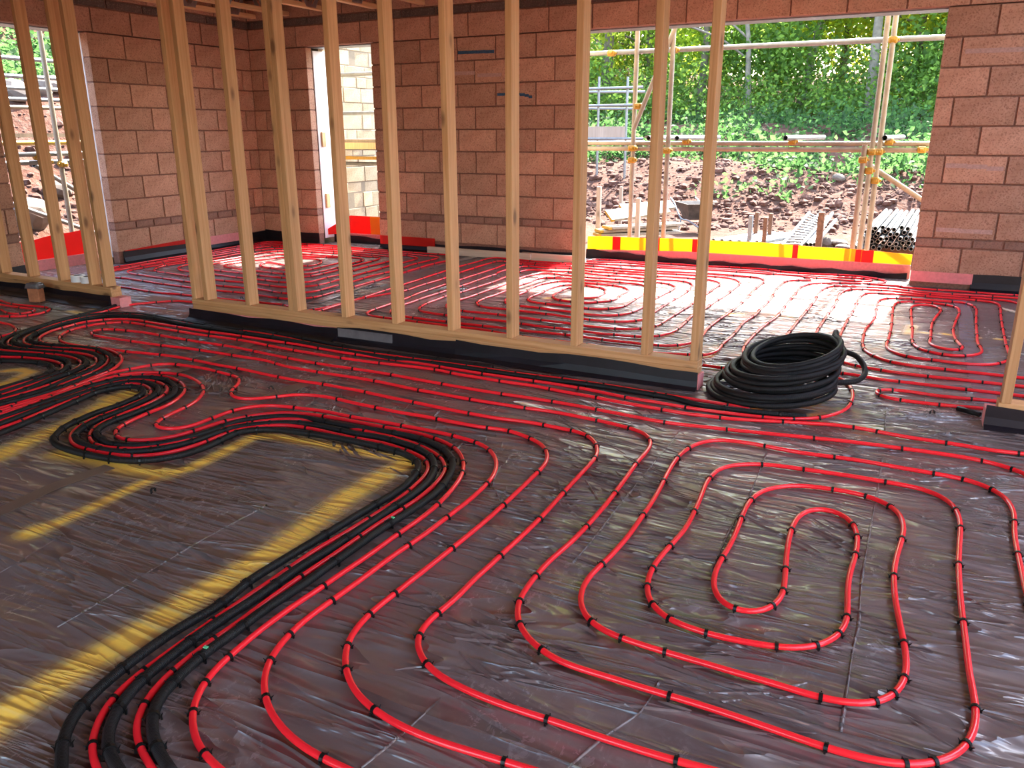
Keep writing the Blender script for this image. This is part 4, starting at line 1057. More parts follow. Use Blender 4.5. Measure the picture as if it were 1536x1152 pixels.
LABELS = {
 'r:spiral_near': 'red heating pipe wound into the big open spiral at lower right, nearest the camera',
 'r:T': 'red heating pipe bending next outside the near spiral on its left side',
 'r:U': 'red heating pipe with a small S kink left of centre',
 'r:V': 'red heating pipe turning round the paint corner, third outside the black conduits',
 'r:W': 'red heating pipe lying directly against the outermost black conduit round the paint corner',
 'k:b3': 'black corrugated conduit with green clips, outermost of three round the paint corner',
 'r:r2': 'red heating pipe between the outer and the middle black conduit round the paint corner',
 'k:b2': 'black corrugated conduit, middle one of three round the yellow paint corner',
 'r:r1': 'red heating pipe between the middle and the inner black conduit round the paint corner',
 'k:b1': 'black corrugated conduit, innermost of three along the yellow paint line',
 'r:g1': 'red heating pipe from round the black coil along the partition to the far left bundle',
 'k:k2': 'black conduit from under the coil along the partition to the far left bundle',
 'r:g2': 'red heating pipe between two black conduits along the foot of the long partition',
 'k:k3': 'black conduit closest to the foot of the long partition, turning in the far left bundle',
 'r:g3': 'red heating pipe coming through the gap between the partitions into the far left bundle',
 'k:k4': 'black conduit entering the far left bundle beside the short partition',
 'r:g4': 'red heating pipe, inner bend of the far left bundle between the fourth and fifth conduit',
 'k:k5': 'black conduit second from the inside at the bend of the far left bundle',
 'r:g5': 'red heating pipe beside the innermost conduit at the bend of the far left bundle',
 'k:k6': 'black conduit innermost at the bend of the far left bundle',
 'r:coil_l1': 'outer red pipe loop at the left edge before the short partition',
 'r:coil_l2': 'inner red pipe loop at the left edge before the short partition',
 'r:coil_l3': 'short red pipe bend at the left edge above the black conduits',
 'r:LA': 'red heating pipe spiral in the back left corner behind the partition',
 'r:LB': 'red heating pipe running once round the outside of the back left spiral',
 'r:A1': 'red heating pipe running along the foot of the large window',
 'r:CB': 'red heating pipe spiral behind the partition, half in the sun patch',
 'r:RC': 'red heating pipe spiral at the right behind the black coil',
 'r:p3': 'red heating pipe from the sun patch to the right, third from the right wall foot',
 'r:p2': 'red heating pipe from the sun patch to the right, second from the right wall foot',
 'r:p1': 'red heating pipe closest to the wall foot right of the large window',
 'r:q1': 'short red pipe loop with a narrow turn between the coil and the right partition',
}
def clip_mesh(r):
    b = MB()
    w, th, n = 0.0045, 0.0030, 7
    prof = []
    for k in range(n + 1):
        a = math.pi * (1.18 - 1.36 * k / n)
        prof.append((math.cos(a) * (r + 0.0004), math.sin(a) * (r + 0.0004), math.cos(a) * (r + th), math.sin(a) * (r + th)))
    vs, fs = [], []
    for (ix, iz, ox, oz) in prof:
        vs += [(ix, -w, iz), (ix, w, iz), (ox, w, oz), (ox, -w, oz)]
    for k in range(n):
        for j in range(4):
            j2 = (j + 1) % 4
            fs.append((4 * k + j, 4 * k + j2, 4 * k + 4 + j2, 4 * k + 4 + j))
    b.add(vs, fs)
    for s in (-1, 1):                     # barbed feet
        x0 = s * (r + 0.001)
        b.box(min(x0, x0 + s * 0.0045), max(x0, x0 + s * 0.0045), -0.0022, 0.0022, -r - 0.0004, -r * 0.15)
        b.add([(x0 + s * 0.004, -0.003, -r * 0.3), (x0 + s * 0.009, -0.001, r * 0.35), (x0 + s * 0.009, 0.001, r * 0.35), (x0 + s * 0.004, 0.003, -r * 0.3), (x0 + s * 0.001, 0, -r * 0.1)],
              [(0, 1, 2, 3), (0, 4, 1), (2, 4, 3), (1, 4, 2), (0, 3, 4)])
    me = b.mesh('clip')
    me.materials.append(M['clip'])
    return me
CLIP = {'r': clip_mesh(0.0085), 'k': clip_mesh(0.0135)}
_g = MB(); _g.bevbox(-0.006, 0.006, -0.0045, 0.0045, 0.0145, 0.0185, 0.001)
GCL = _g.mesh('green_tie')
GCL.materials.append(M['green'])

def floor_pipe(key, ints):
    kind = key[0]
    R_ = 0.0085 if kind == 'r' else 0.0135
    pts = [(ints[2 * i] / 1000.0, ints[2 * i + 1] / 1000.0, R_) for i in range(len(ints) // 2)]
    C = catmull(pts, 0.018)
    # even out small hand wobbles
    for _ in range(9):
        C = [C[0]] + [C[i] * 0.5 + (C[i - 1] + C[i + 1]) * 0.25 for i in range(1, len(C) - 1)] + [C[-1]]
    b = MB()
    n = 10 if kind == 'r' else 12
    b.tube(C, R_, n)
    me = b.mesh('heating_pipe', True)
    s = 0.0
    al = []
    for i, p in enumerate(C):
        if i: s += (p - C[i - 1]).length
        al += [s] * n
    a_ = me.attributes.new('along', 'FLOAT', 'POINT')
    a_.data.foreach_set('value', np.array(al, dtype=np.float32))
    o = obj('heating_pipe' if kind == 'r' else 'black_conduit', me, M['red'] if kind == 'r' else M['conduit'])
    tag(o, LABELS[key], 'pipe', 'red underfloor heating pipes' if kind == 'r' else 'black corrugated conduits')
    # clips, closer together in the bends
    acc, nxt = 0.0, 0.10
    for i in range(1, len(C) - 1):
        acc += (C[i] - C[i - 1]).length
        if acc < nxt: continue
        t0 = (C[i] - C[max(0, i - 4)]).normalized()
        t1 = (C[min(len(C) - 1, i + 4)] - C[i]).normalized()
        bend = max(0.0, 1 - t0.dot(t1))
        gap = 0.29 * random.uniform(0.75, 1.3)
        if bend > 0.01: gap = 0.14 * random.uniform(0.6, 1.2)
        if bend > 0.08: gap = 0.095 * random.uniform(0.6, 1.2)
        t = (C[i + 1] - C[i - 1]).normalized()
        c = bpy.data.objects.new('clip', CLIP[kind])
        COL.objects.link(c)
        c.parent = o
        c.location = C[i]
        rz = math.atan2(t.y, t.x) - math.pi / 2 + random.uniform(-0.12, 0.12)
        c.rotation_euler = (0, random.uniform(-0.15, 0.15), rz)
        if key == 'k:b3' and random.random() < 0.4 and C[i].x > -2.6:
            q = bpy.data.objects.new('green_tie', GCL)
            COL.objects.link(q)
            q.parent = o
            q.location = C[min(i + 1, len(C) - 1)]
            q.rotation_euler = c.rotation_euler
        acc, nxt = 0.0, gap
    return o
for key, ints in PIPES.items():
    floor_pipe(key, ints)

# ------------------------------------------------------------------ coil of black conduit
def coil():
    P = []
    turns, per = 13, 44
    layers = [(0.295, 0.0135), (0.270, 0.0135)]
    cx, cy = -0.585, 4.085
    for k in range(turns * per + 1):
        t = k / per
        f = t / turns
        a = 2 * math.pi * t + 0.6
        lean = f ** 1.4
        r = 0.298 - 0.085 * f + 0.016 * math.sin(t * 2.4) + 0.008 * math.sin(t * 5.1 + 1)
        x = cx + 0.10 * lean + r * math.cos(a)
        y = cy + 0.10 * lean + r * 0.97 * math.sin(a)
        tilt = (0.020 + 0.035 * f) * math.sin(a + 0.9 + 0.25 * math.sin(t))
        z = 0.0145 + 0.031 + f * 0.185 + tilt - 0.02 * (1 - f) ** 3 + 0.004 * math.sin(t * 3.3)
        P.append((x, y, max(z, 0.0145)))
    # the loose end sweeps out to the right
    e = Vector(P[-1])
    d = (Vector(P[-1]) - Vector(P[-3])).normalized()
    tail = [e, e + d * 0.07 + Vector((0.02, 0, 0.01)), Vector((-0.33, 4.42, 0.20)), Vector((-0.22, 4.40, 0.17)), Vector((-0.165, 4.30, 0.12)), Vector((-0.20, 4.17, 0.10)), Vector((-0.30, 4.10, 0.10))]
    P += [tuple(q) for q in catmull(tail, 0.02)[1:]]
    b = MB()
    b.tube(P, 0.0142, 12)
    me = b.mesh('conduit_coil', True)
    s, al = 0.0, []
    for i, p in enumerate(P):
        if i: s += (Vector(p) - Vector(P[i - 1])).length
        al += [s] * 12
    a_ = me.attributes.new('along', 'FLOAT', 'POINT')
    a_.data.foreach_set('value', np.array(al, dtype=np.float32))
    o = obj('conduit_coil', me, M['conduit'])
    return tag(o, 'leaning coil of spare black conduit on the floor at the end of the partition', 'pipe coil')
coil()

# ------------------------------------------------------------------ small things indoors
def ring(name, R0, r0, h, mat, parent=None, n=28):
    b = MB()
    vs, fs = [], []
    for rr, z in ((R0, 0), (R0, h), (r0, h), (r0, 0)):
        for j in range(n):
            a = 2 * math.pi * j / n
            vs.append((rr * math.cos(a), rr * math.sin(a), z))
    for k in range(4):
        for j in range(n):
            fs.append((k * n + j, k * n + (j + 1) % n, ((k + 1) % 4) * n + (j + 1) % n, ((k + 1) % 4) * n + j))
    b.add(vs, fs)
    return b.build(name, mat, parent)
M['card'] = simple('cardboard_core', (0.10, 0.09, 0.10), 0.9)
for i, (px, lb) in enumerate(((111, 'left one of two white tape rolls on the sole plate of the short partition'), (128, 'right one of two white tape rolls on the sole plate of the short partition'))):
    e = empty('tape_roll', (-6.005 + 0.118 * i, 4.185, 0.1525))
    tag(e, lb, 'tape roll', 'white tape rolls on the short partition')
    ring('tape_winding', 0.055, 0.032, 0.05, M['tape'], e)
    ring('core', 0.0315, 0.028, 0.051, M['card'], e)

e = empty('clay_block', (-6.26, 3.98, 0.0), 0.3)
tag(e, 'upright clay block topped with crumpled clear wrap against the short partition', 'block')
b = MB(); b.bevbox(-0.05, 0.05, -0.035, 0.035, 0.002, 0.15, 0.006); b.build('clay_body', M['clay'], e)
b = MB()
ng = 10
vs, fs = [], []
for i in range(ng + 1):
    for j in range(ng + 1):
        u, v = -0.062 + 0.124 * i / ng, -0.047 + 0.094 * j / ng
        d = max(abs(u) - 0.05, abs(v) - 0.036, 0)
        vs.append((u, v, 0.153 - d * 3.4 + 0.003 * math.sin(i * 3.1 + j * 1.7)))
for i in range(ng):
    for j in range(ng):
        a = i * (ng + 1) + j
        fs.append((a, a + ng + 1, a + ng + 2, a + 1))
b.add(vs, fs)
wr = b.build('wrap', M['wrap'], e, True)
sm = wr.modifiers.new('thick', 'SOLIDIFY'); sm.thickness = 0.002

# timber battens lying at the foot of the back wall
def batten(x0, y0, x1, y1, w, h, label, mat='batten'):
    L = math.hypot(x1 - x0, y1 - y0)
    b = MB(); b.bevbox(-w / 2, w / 2, -h / 2, h / 2, 0, L, 0.002)
    o = b.build('timber_batten', M[mat])
    o.location = (x0, y0, h / 2 + 0.001)
    o.rotation_euler = (math.pi / 2, 0, math.atan2(y1 - y0, x1 - x0) + math.pi / 2)
    return tag(o, label, 'batten', 'pale timber battens at the foot of the back wall')
batten(-4.90, 7.655, -3.62, 7.640, 0.04, 0.075, 'long pale timber batten on the floor against the back wall')
batten(-3.75, 7.690, -3.16, 7.675, 0.04, 0.075, 'short pale timber batten beside the left jamb of the large window')
b = MB()
n_ = 22
vs, fs = [], []
for i in range(n_ + 1):
    u = i / n_
    x, y = 0.614 + (0.115) * u, 6.977 + (-0.126) * u
    wv = 0.006 * math.sin(u * 26)
    for d, z in ((-0.035 + wv, 0.0012), (0.035 + wv, 0.0012), (0.035 + wv, 0.008), (-0.035 + wv, 0.008)):
        vs.append((x, y + d, z))
for i in range(n_):
    for j in range(4):
        fs.append((4 * i + j, 4 * i + (j + 1) % 4, 4 * i + 4 + (j + 1) % 4, 4 * i + 4 + j))
fs += [(3, 2, 1, 0), (4 * n_, 4 * n_ + 1, 4 * n_ + 2, 4 * n_ + 3)]
b.add(vs, fs)
tag(b.build('timber_offcut', M['batten']), 'thin wavy offcut of pale timber on the floor by the right partition', 'offcut')

# short black sleeve at the foot of the right partition
b = MB(); b.pipe((0.262, 4.220, 0.0135), (0.355, 4.165, 0.0135), 0.0125, 0.002, 14)
tag(b.build('pipe_sleeve', M['conduit'], None, True), 'short black sleeve lying at the foot of the right partition', 'pipe')

# wooden packers fixed to the white jamb of the doorway
for z, lb in ((1.13, 'upper small wooden packer on the white doorway jamb'), (0.42, 'lower small wooden packer on the white doorway jamb')):
    b = MB(); b.bevbox(DX0 + 0.0105, DX0 + 0.034, 7.90, 7.965, z, z + 0.17, 0.003)
    tag(b.build('wooden_packer', M['joist']), lb, 'packer', 'wooden packers on the doorway jamb')

# spare clips dropped on the sheet
for i, (x, y, lb) in enumerate(((-2.94, 3.03, 'loose black clip lying between the red pipes left of centre'), (-2.44, 1.86, 'loose black clip on the bare sheet beside the tape strip'),
                                (0.155, 4.12, 'loose black clip on the sheet before the right partition'), (-4.86, 4.78, 'loose black clip on the floor between the two partitions'))):
    o = bpy.data.objects.new('loose_clip', CLIP['r'])
    COL.objects.link(o)
    o.location = (x, y, 0.010)
    o.rotation_euler = (random.uniform(-.3, .3), 0, random.uniform(0, 6))
    tag(o, lb, 'clip', 'spare black clips dropped on the floor')

# ------------------------------------------------------------------ ground outside
def sstep(a, b, x):
    t = min(1.0, max(0.0, (x - a) / (b - a)))
    return t * t * (3 - 2 * t)
def ground_z(x, y):
    n = mnoise.noise(Vector((x * 0.35, y * 0.35, 3.1)))
    n2 = mnoise.noise(Vector((x * 1.3, y * 1.3, 7.7)))
    z = -0.18
    # heap of dug soil behind the house, then the bank
    z += 0.85 * sstep(13.0, 16.5, y) + 0.75 * sstep(16.5, 21, y) + 2.2 * sstep(21, 40, y)
    # bank at the left side
    l = -x
    z += 0.5 * sstep(8.6, 10.0, l) + 1.7 * sstep(10.0, 13.0, l) * (1 - 0.6 * sstep(11, 15, y)) + 2.6 * sstep(13.0, 19.0, l)
    rough = sstep(12.6, 14.0, y) + sstep(8.8, 10.5, l)
    z += (0.16 * n + 0.12 * n2) * min(1.0, rough) + 0.015 * n2
    return z
def build_ground():
    xs = np.concatenate([np.arange(-45, -20, 1.0), np.arange(-20, 6, 0.22), np.arange(6, 30, 1.2)])
    ys = np.concatenate([np.arange(-25, 2, 1.5), np.arange(2, 23, 0.22), np.arange(23, 60, 1.5)])
    vs, fs = [], []
    nx = len(xs)
    for y in ys:
        for x in xs:
            inside = XL - 0.55 < x < XR + 0.5 and YF - 0.5 < y < 8.25
            vs.append((x, y, -0.36 if inside else ground_z(x, y)))
    for j in range(len(ys) - 1):
        for i in range(nx - 1):
            a = j * nx + i
            fs.append((a, a + 1, a + nx + 1, a + nx))
    b = MB(); b.add(vs, fs)
    return tag(b.build('ground', M['ground'], None, True), kind='structure')
build_ground()

# clods and stones of the heap (too many to count) as one object
def rock_verts(c, r, seed):
    base = [(0, 0, 1), (.89, 0, .45), (.28, .85, .45), (-.72, .53, .45), (-.72, -.53, .45), (.28, -.85, .45), (.72, .53, -.45), (-.28, .85, -.45), (-.89, 0, -.45), (-.28, -.85, -.45), (.72, -.53, -.45), (0, 0, -1)]
    rr = random.Random(seed)
    k = [r * rr.uniform(0.65, 1.25) for _ in range(12)]
    sz = rr.uniform(0.5, 0.9)
    return [(c[0] + p[0] * k[i], c[1] + p[1] * k[i], c[2] + p[2] * k[i] * sz) for i, p in enumerate(base)]
ICO = [(0, 1, 2), (0, 2, 3), (0, 3, 4), (0, 4, 5), (0, 5, 1), (1, 6, 2), (2, 7, 3), (3, 8, 4), (4, 9, 5), (5, 10, 1), (1, 10, 6), (2, 6, 7), (3, 7, 8), (4, 8, 9), (5, 9, 10), (6, 11, 7), (7, 11, 8), (8, 11, 9), (9, 11, 10), (10, 11, 6)]
b = MB()
for k in range(6000):
    if k < 4600:
        x, y = random.uniform(-13, 2.5), random.triangular(12.6, 17.2, 14.0)
    else:
        y, x = random.uniform(5.5, 13), -random.triangular(9.0, 13.5, 10.5)
    r = 0.022 + 0.075 * random.random() ** 4
    b.add(rock_verts((x, y, ground_z(x, y) + r * 0.2), r, k), ICO)
tag(b.build('soil_clods', M['clod']), 'red brown clods and broken stone over the dug soil heap outside', 'soil', kind='stuff')
# single larger stones
for px, py, Y, r, lb in ((1262, 335, 11.6, 0.15, 'large pale flat stone on the soil right of the lattice beam'), (1256, 296, 15.5, 0.13, 'brown boulder high on the soil heap below the green bank'),
                         (1268, 352, 11.2, 0.12, 'round pale stone at the foot of the soil heap'), (1240, 349, 11.6, 0.13, 'reddish stone beside the rusty rack post'), (1316, 333, 12.5, 0.11, 'orange stone behind the stacked tubes')):
    p = at(px, py, Y)
    bb = MB(); bb.add(rock_verts((0, 0, 0), r, int(px)), ICO)
    o = bb.build('stone', M['rock']); o.location = (p.x, p.y, ground_z(p.x, p.y) + r * 0.35)
    o.scale = (1.2, 1, 0.9)
    sb = o.modifiers.new('round', 'SUBSURF'); sb.levels = 1; sb.render_levels = 1
    tag(o, lb, 'stone', 'single stones on the dug soil')
for i, (px, py, X, r, lb) in enumerate(((47, 312, -9.6, 0.34, 'big pale rock seen low through the left wall opening'), (85, 285, -10.6, 0.25, 'grey rock on the bank behind the left scaffold pole'), (28, 175, -12.2, 0.3, 'reddish rock high on the bank in the left opening'),
                                         (60, 165, -12.4, 0.3, 'grey jagged rock high on the bank in the left opening'), (88, 160, -12.6, 0.32, 'dark cracked rock at the top of the bank in the left opening'))):
    p = atx(px, py, X)
    bb = MB(); bb.add(rock_verts((0, 0, 0), r, i + 50), ICO)
    o = bb.build('stone', M['rock']); o.location = (p.x, p.y, ground_z(p.x, p.y) + r * 0.3)
    sb = o.modifiers.new('round', 'SUBSURF'); sb.levels = 1; sb.render_levels = 1
    tag(o, lb, 'stone', 'rocks on the bank outside the left opening')

# ------------------------------------------------------------------ greenery
def leaf_mesh(name, centres, size, flat=0.0, seed=1):
    """one curved leaf (two quads folded on the midrib) at every centre"""
    r_ = np.random.default_rng(seed)
    n = len(centres)
    C = np.asarray(centres)
    d = r_.normal(size=(n, 3)); d[:, 2] *= (1 - flat)
    d /= np.linalg.norm(d, axis=1, keepdims=True)
    s = r_.normal(size=(n, 3)); s -= (s * d).sum(1, keepdims=True) * d
    s /= np.linalg.norm(s, axis=1, keepdims=True)
    up = np.cross(d, s)
    L = size * r_.uniform(0.6, 1.35, (n, 1))
    Wd = L * r_.uniform(0.28, 0.42, (n, 1))
    a = C - d * L * 0.5
    e = C + d * L * 0.5
    l = C + s * Wd + up * Wd * 0.35
    q = C - s * Wd + up * Wd * 0.35
    V = np.stack([a, l, e, q], 1).reshape(-1, 3)
    i = np.arange(n) * 4
    F_ = np.concatenate([np.stack([i, i + 1, i + 2], 1), np.stack([i, i + 2, i + 3], 1)])
    me = bpy.data.meshes.new(name)
    me.vertices.add(len(V)); me.vertices.foreach_set('co', V.ravel())
    me.loops.add(F_.size); me.loops.foreach_set('vertex_index', F_.ravel())
    me.polygons.add(len(F_)); me.polygons.foreach_set('loop_start', np.arange(len(F_)) * 3)
    me.polygons.foreach_set('loop_total', np.full(len(F_), 3))
    me.update(calc_edges=True)
    return me

def crown(cx, cy, z0, z1, rx, n, clusters, seed):
    r_ = np.random.default_rng(seed)
    k = r_.normal(size=(clusters, 3))
    k /= np.linalg.norm(k, axis=1, keepdims=True)
    k *= r_.uniform(0.35, 1.0, (clusters, 1))
    cen = np.stack([cx + k[:, 0] * rx, cy + k[:, 1] * rx, (z0 + z1) / 2 + k[:, 2] * (z1 - z0) / 2], 1)
    w = r_.integers(0, clusters, n)
    return cen[w] + r_.normal(size=(n, 3)) * np.array([0.42, 0.42, 0.32])

def tree(x, y, h, rx, zlow, mat, label, n, seed, leaf=0.17, bark='bark', tr=0.13, lean=(0, 0)):
    z0 = ground_z(x, y) - 0.1
    e = empty('tree', (x, y, z0))
    tag(e, label, 'tree', 'trees of the wood beyond the soil bank')
    rr = random.Random(seed)
    pts, rad = [], []
    for i in range(9):
        f = i / 8
        pts.append((lean[0] * f + rr.uniform(-.12, .12) * f, lean[1] * f + rr.uniform(-.12, .12) * f, h * f))
        rad.append(tr * (1 - 0.8 * f))
    b = MB(); b.tube(catmull(pts, 0.4), [tr * (1 - 0.8 * k / (len(catmull(pts, 0.4)) - 1)) for k in range(len(catmull(pts, 0.4)))], 9)
    b.build('trunk', M[bark], e, True)
    for k in range(7):
        f = rr.uniform(0.25, 0.85)
        a = rr.uniform(0, 6.28)
        p0 = Vector((lean[0] * f, lean[1] * f, h * f))
        L = rx * rr.uniform(0.6, 1.0)
        b = MB()
        b.tube(catmull([p0, p0 + Vector((math.cos(a) * L * .4, math.sin(a) * L * .4, L * .25)), p0 + Vector((math.cos(a) * L, math.sin(a) * L, L * .35 + rr.uniform(-.3, .3)))], 0.3), 0.03, 6)
        b.build('branch', M[bark], e, True)
    C = crown(0, 1.5, zlow, h + 0.6, rx, n, 46, seed) + np.array([lean[0] * 0.6, lean[1] * 0.6, 0])
    C = C[C[:, 2] > 0.15]
    f_ = obj('foliage', leaf_mesh('foliage', C, leaf, 0.2, seed), M[mat], e)
    f_['kind'] = 'stuff'
    return e

TREES = [  # px of the trunk, depth, height, crown radius, crown foot, leaf, words, trunk
 (905, 25.0, 10.5, 2.4, 0.8, 'leafC', 'sunlit yellow green tree with a dark trunk at the left side of the large window', 'bark', 0.20, (0.2, 0)),
 (968, 26.5, 9.5, 2.2, 0.4, 'leafB', 'dark leafy tree behind the diagonal scaffold tube', 'bark', 0.15, (0, 0)),
 (1045, 24.5, 9.0, 2.3, 0.4, 'leafA', 'dense green tree between the two right studs of the partition', 'bark', 0.14, (0.2, 0)),
 (1190, 25.5, 10.0, 2.3, 1.6, 'leafA', 'tree with a leaning pale trunk in the middle of the large window', 'palebark', 0.15, (1.1, 0)),
 (1120, 23.5, 8.5, 2.1, 0.4, 'leafB', 'bushy dark tree left of the leaning pale trunk', 'palebark', 0.09, (-0.5, 0)),
 (1294, 23.2, 10.5, 2.1, 2.4, 'leafA', 'tree with a straight pale grey trunk left of the paired scaffold poles', 'palebark', 0.14, (0.05, 0)),
 (1250, 27.0, 9.5, 2.4, 0.5, 'leafC', 'bright yellow green tree deep in the wood behind the straight trunk', 'bark', 0.14, (0, 0)),
 (1352, 25.0, 9.0, 2.2, 0.4, 'leafC', 'light green tree right of the paired scaffold poles', 'bark', 0.13, (0.3, 0)),
 (1400, 23.0, 8.5, 2.0, 0.3, 'leafB', 'blue green tree at the right jamb of the large window', 'bark', 0.12, (0, 0)),
 (1470, 25.0, 9.5, 2.4, 0.4, 'leafA', 'tree beyond the right jamb of the large window', 'bark', 0.14, (0, 0)),
 (830, 25.5, 10.0, 2.4, 0.4, 'leafA', 'tree beyond the left jamb of the large window', 'bark', 0.14, (0, 0)),
]
for i, (px, Y, h, rx, zl, mt, lb, bk, tr, ln) in enumerate(TREES):
    p = at(px, 230, Y)
    tree(p.x, Y, h * 0.68, rx, zl, mt, lb, 9000, 100 + i, 0.135, bk, tr, ln)
for i, (px, Y, h, mt, lb) in enumerate(((1010, 31, 12.5, 'leafA', 'tall tree in the second row behind the diagonal tube'), (1150, 32, 12.5, 'leafB', 'tall tree in the second row behind the leaning trunk'), (1320, 31, 12.5, 'leafA', 'tall tree in the second row behind the paired poles'),
                                        (900, 32, 12.0, 'leafB', 'tall dark tree in the second row at the left of the window'), (1420, 31.5, 12, 'leafC', 'tall tree in the second row at the right of the window'))):
    p = at(px, 230, Y)
    tree(p.x, Y, h * 0.66, 3.2, 0.2, mt, lb, 8000, 300 + i, 0.19, 'bark', 0.2)
for i, (px, X, h, mt, lb) in enumerate(((20, -19.5, 6.5, 'leafC', 'sunlit tree at the left edge above the bank'), (70, -19.0, 6.5, 'leafA', 'green tree above the bank behind the left scaffold pole'), (125, -18.5, 7.0, 'leafB', 'dark tree above the bank at the jamb of the left opening'), (-60, -19.5, 7.0, 'leafA', 'tree above the bank outside the left edge'))):
    p = atx(px, 150, X)
    tree(p.x, p.y, h, 2.4, 0.4, mt, lb, 7500, 500 + i, 0.14, 'bark', 0.14)

# weeds on the bank (not countable)
def weed_patch(name, label, pts, size, mat, seed):
    me = leaf_mesh(name, pts, size, 0.3, seed)
    o = obj(name, me, M[mat])
    return tag(o, label, 'weeds', kind='stuff')
pts = []
for k in range(900):
    x, y = random.uniform(-14, 3), random.triangular(14.3, 23.0, 16.5)
    if x < -1.3 and mnoise.noise(Vector((x * 0.45, y * 0.45, 1.7))) < -0.05 + 0.06 * (17 - y): continue
    g = ground_z(x, y)
    h = random.uniform(0.15, 0.6)
    for _ in range(38):
        pts.append((x + random.gauss(0, .22), y + random.gauss(0, .22), g + abs(random.gauss(0, h * .55))))
weed_patch('bank_weeds', 'green weeds and nettles on the soil bank beyond the large window', pts, 0.11, 'weed', 5)
pts = []
for k in range(430):
    y, x = random.uniform(5.5, 15), -random.triangular(12.6, 18, 14)
    g = ground_z(x, y)
    for _ in range(38):
        pts.append((x + random.gauss(0, .22), y + random.gauss(0, .22), g + abs(random.gauss(0, .2))))
weed_patch('bank_weeds', 'green weeds on the bank seen through the left wall opening', pts, 0.11, 'weed', 6)
# undergrowth at the edge of the wood
pts = []
for k in range(420):
    x, y = random.uniform(-15, 4), random.uniform(22, 27)
    g = ground_z(x, y)
    hh = random.uniform(0.6, 2.2)
    for _ in range(75):
        pts.append((x + random.gauss(0, .4), y + random.gauss(0, .4), g + random.uniform(0, hh)))
weed_patch('undergrowth', 'dark undergrowth along the edge of the wood beyond the large window', pts, 0.12, 'leafB', 8)

# ------------------------------------------------------------------ scaffolding
TR = 0.0242
def coupler(p, parent, axis='x'):
    b = MB()
    b.bevbox(-0.038, 0.038, -0.038, 0.038, -0.03, 0.03, 0.010)
    b.bevbox(-0.02, 0.02, -0.055, -0.03, -0.012, 0.012, 0.004)
    b.bevbox(0.03, 0.055, -0.02, 0.02, -0.012, 0.012, 0.004)
    o = b.build('coupler', M['yellow'], parent)
    o.location = p
    return o
def sc_tube(name, a, b_, parent, mat='oldgalv', r=TR):
    m_ = MB(); m_.pipe(a, b_, r)
    return m_.build(name, M[mat], parent, False)

scf = empty('scaffold', (0, 8.55, -0.18))
tag(scf, 'tube scaffold with yellow couplers standing just outside the large window', 'scaffold')
def S(p): return (p[0], p[1] - 8.55, p[2] + 0.18)
for (x, y, z0, z1) in ((-2.858, 8.55, -0.18, 3.6), (-2.466, 8.50, -0.18, 3.6), (-0.518, 8.50, -0.18, 3.6), (-0.458, 8.56, -0.18, 3.6), (-0.578, 8.44, -0.18, 1.16)):
    sc_tube('standard', S((x, y, z0)), S((x, y, z1)), scf)
sc_tube('ledger', S((-4.3, 8.61, 1.17)), S((1.4, 8.61, 1.17)), scf)
sc_tube('ledger', S((-4.3, 8.60, 1.115)), S((1.4, 8.60, 1.115)), scf)
sc_tube('guard_rail', S((-4.3, 8.60, 2.08)), S((1.4, 8.60, 2.07)), scf, 'galv')
sc_tube('diagonal_brace', S(at(950, 195, 8.48)), S(at(1030, 0, 8.48)), scf)
sc_tube('diagonal_brace', S((-0.62, 8.63, 1.03)), S((0.6, 8.63, 0.27)), scf)
for px0, px1, yy in ((1171, 1233, 0.02), (1008, 1046, 0.0), (965, 990, 0.0), (1320, 1328, 0.0)):
    p0 = at(px0 + 5, 220, 8.30); 
    sc_tube('transom', S((p0.x, 8.34, 1.225)), S((p0.x + 0.10 + 0.002 * (px1 - px0), 9.4, 1.225)), scf, 'galv')
    coupler(S((p0.x + 0.03, 8.60, 1.19)), scf)
for p in ((-2.858, 8.53, 1.12), (-2.858, 8.53, 1.0), (-2.466, 8.48, 1.10), (-0.518, 8.47, 1.10), (-0.458, 8.53, 1.10), (-0.518, 8.47, 0.93), (-0.578, 8.42, 1.03), (-0.458, 8.53, 0.84), (-0.458, 8.57, 2.07), (-2.466, 8.55, 2.07), (-3.14, 8.57, 2.07), (-2.80, 8.50, 1.54), (-0.10, 8.58, 1.12)):
    coupler(S(p), scf)

lsc = empty('scaffold', (-8.1, 5.4, 0.0))
tag(lsc, 'tube scaffold with horizontal rails and one yellow rail outside the left wall opening', 'scaffold')
def LS(p): return (p[0] + 8.1, p[1] - 5.4, p[2])
q0, q1 = atx(60, 45, -8.15), atx(107, 350, -8.15)
yy = (q0.y + q1.y) / 2
sc_tube('standard', LS((-8.15, yy, -0.1)), LS((-8.15, yy, 3.4)), lsc)
for py, X, mt in ((91, -9.6, 'galv'), (117, -9.6, 'galv'), (134, -9.6, 'galv'), (150, -9.6, 'galv'), (162, -9.7, 'oldgalv'), (214, -8.25, 'yellow'), (231, -8.20, 'galv'), (243, -8.25, 'galv')):
    p = atx(70, py, X)
    sc_tube('rail', LS((X, 3.5, p.z)), LS((X, 9.5, p.z)), lsc, mt)
bb = MB(); pz = atx(70, 203, -8.45).z; bb.box(-8.66, -8.44, 3.6, 9.4, pz - 0.02, pz + 0.02)
o = bb.build('walk_board', M['oldwood'], lsc); o.location = (8.1, -5.4, 0)
sc_tube('brace', LS((-8.3, 5.5, 0.98)), LS((-8.9, 7.2, 0.1)), lsc, 'galv')
sc_tube('brace', LS((-8.6, 5.0, 0.75)), LS((-9.0, 6.9, 0.0)), lsc, 'galv')
for p in ((-8.12, yy, 0.985), (-8.17, yy - 0.12, 1.02), (-8.2, yy - 0.2, 1.06)):
    coupler(LS(p), lsc)

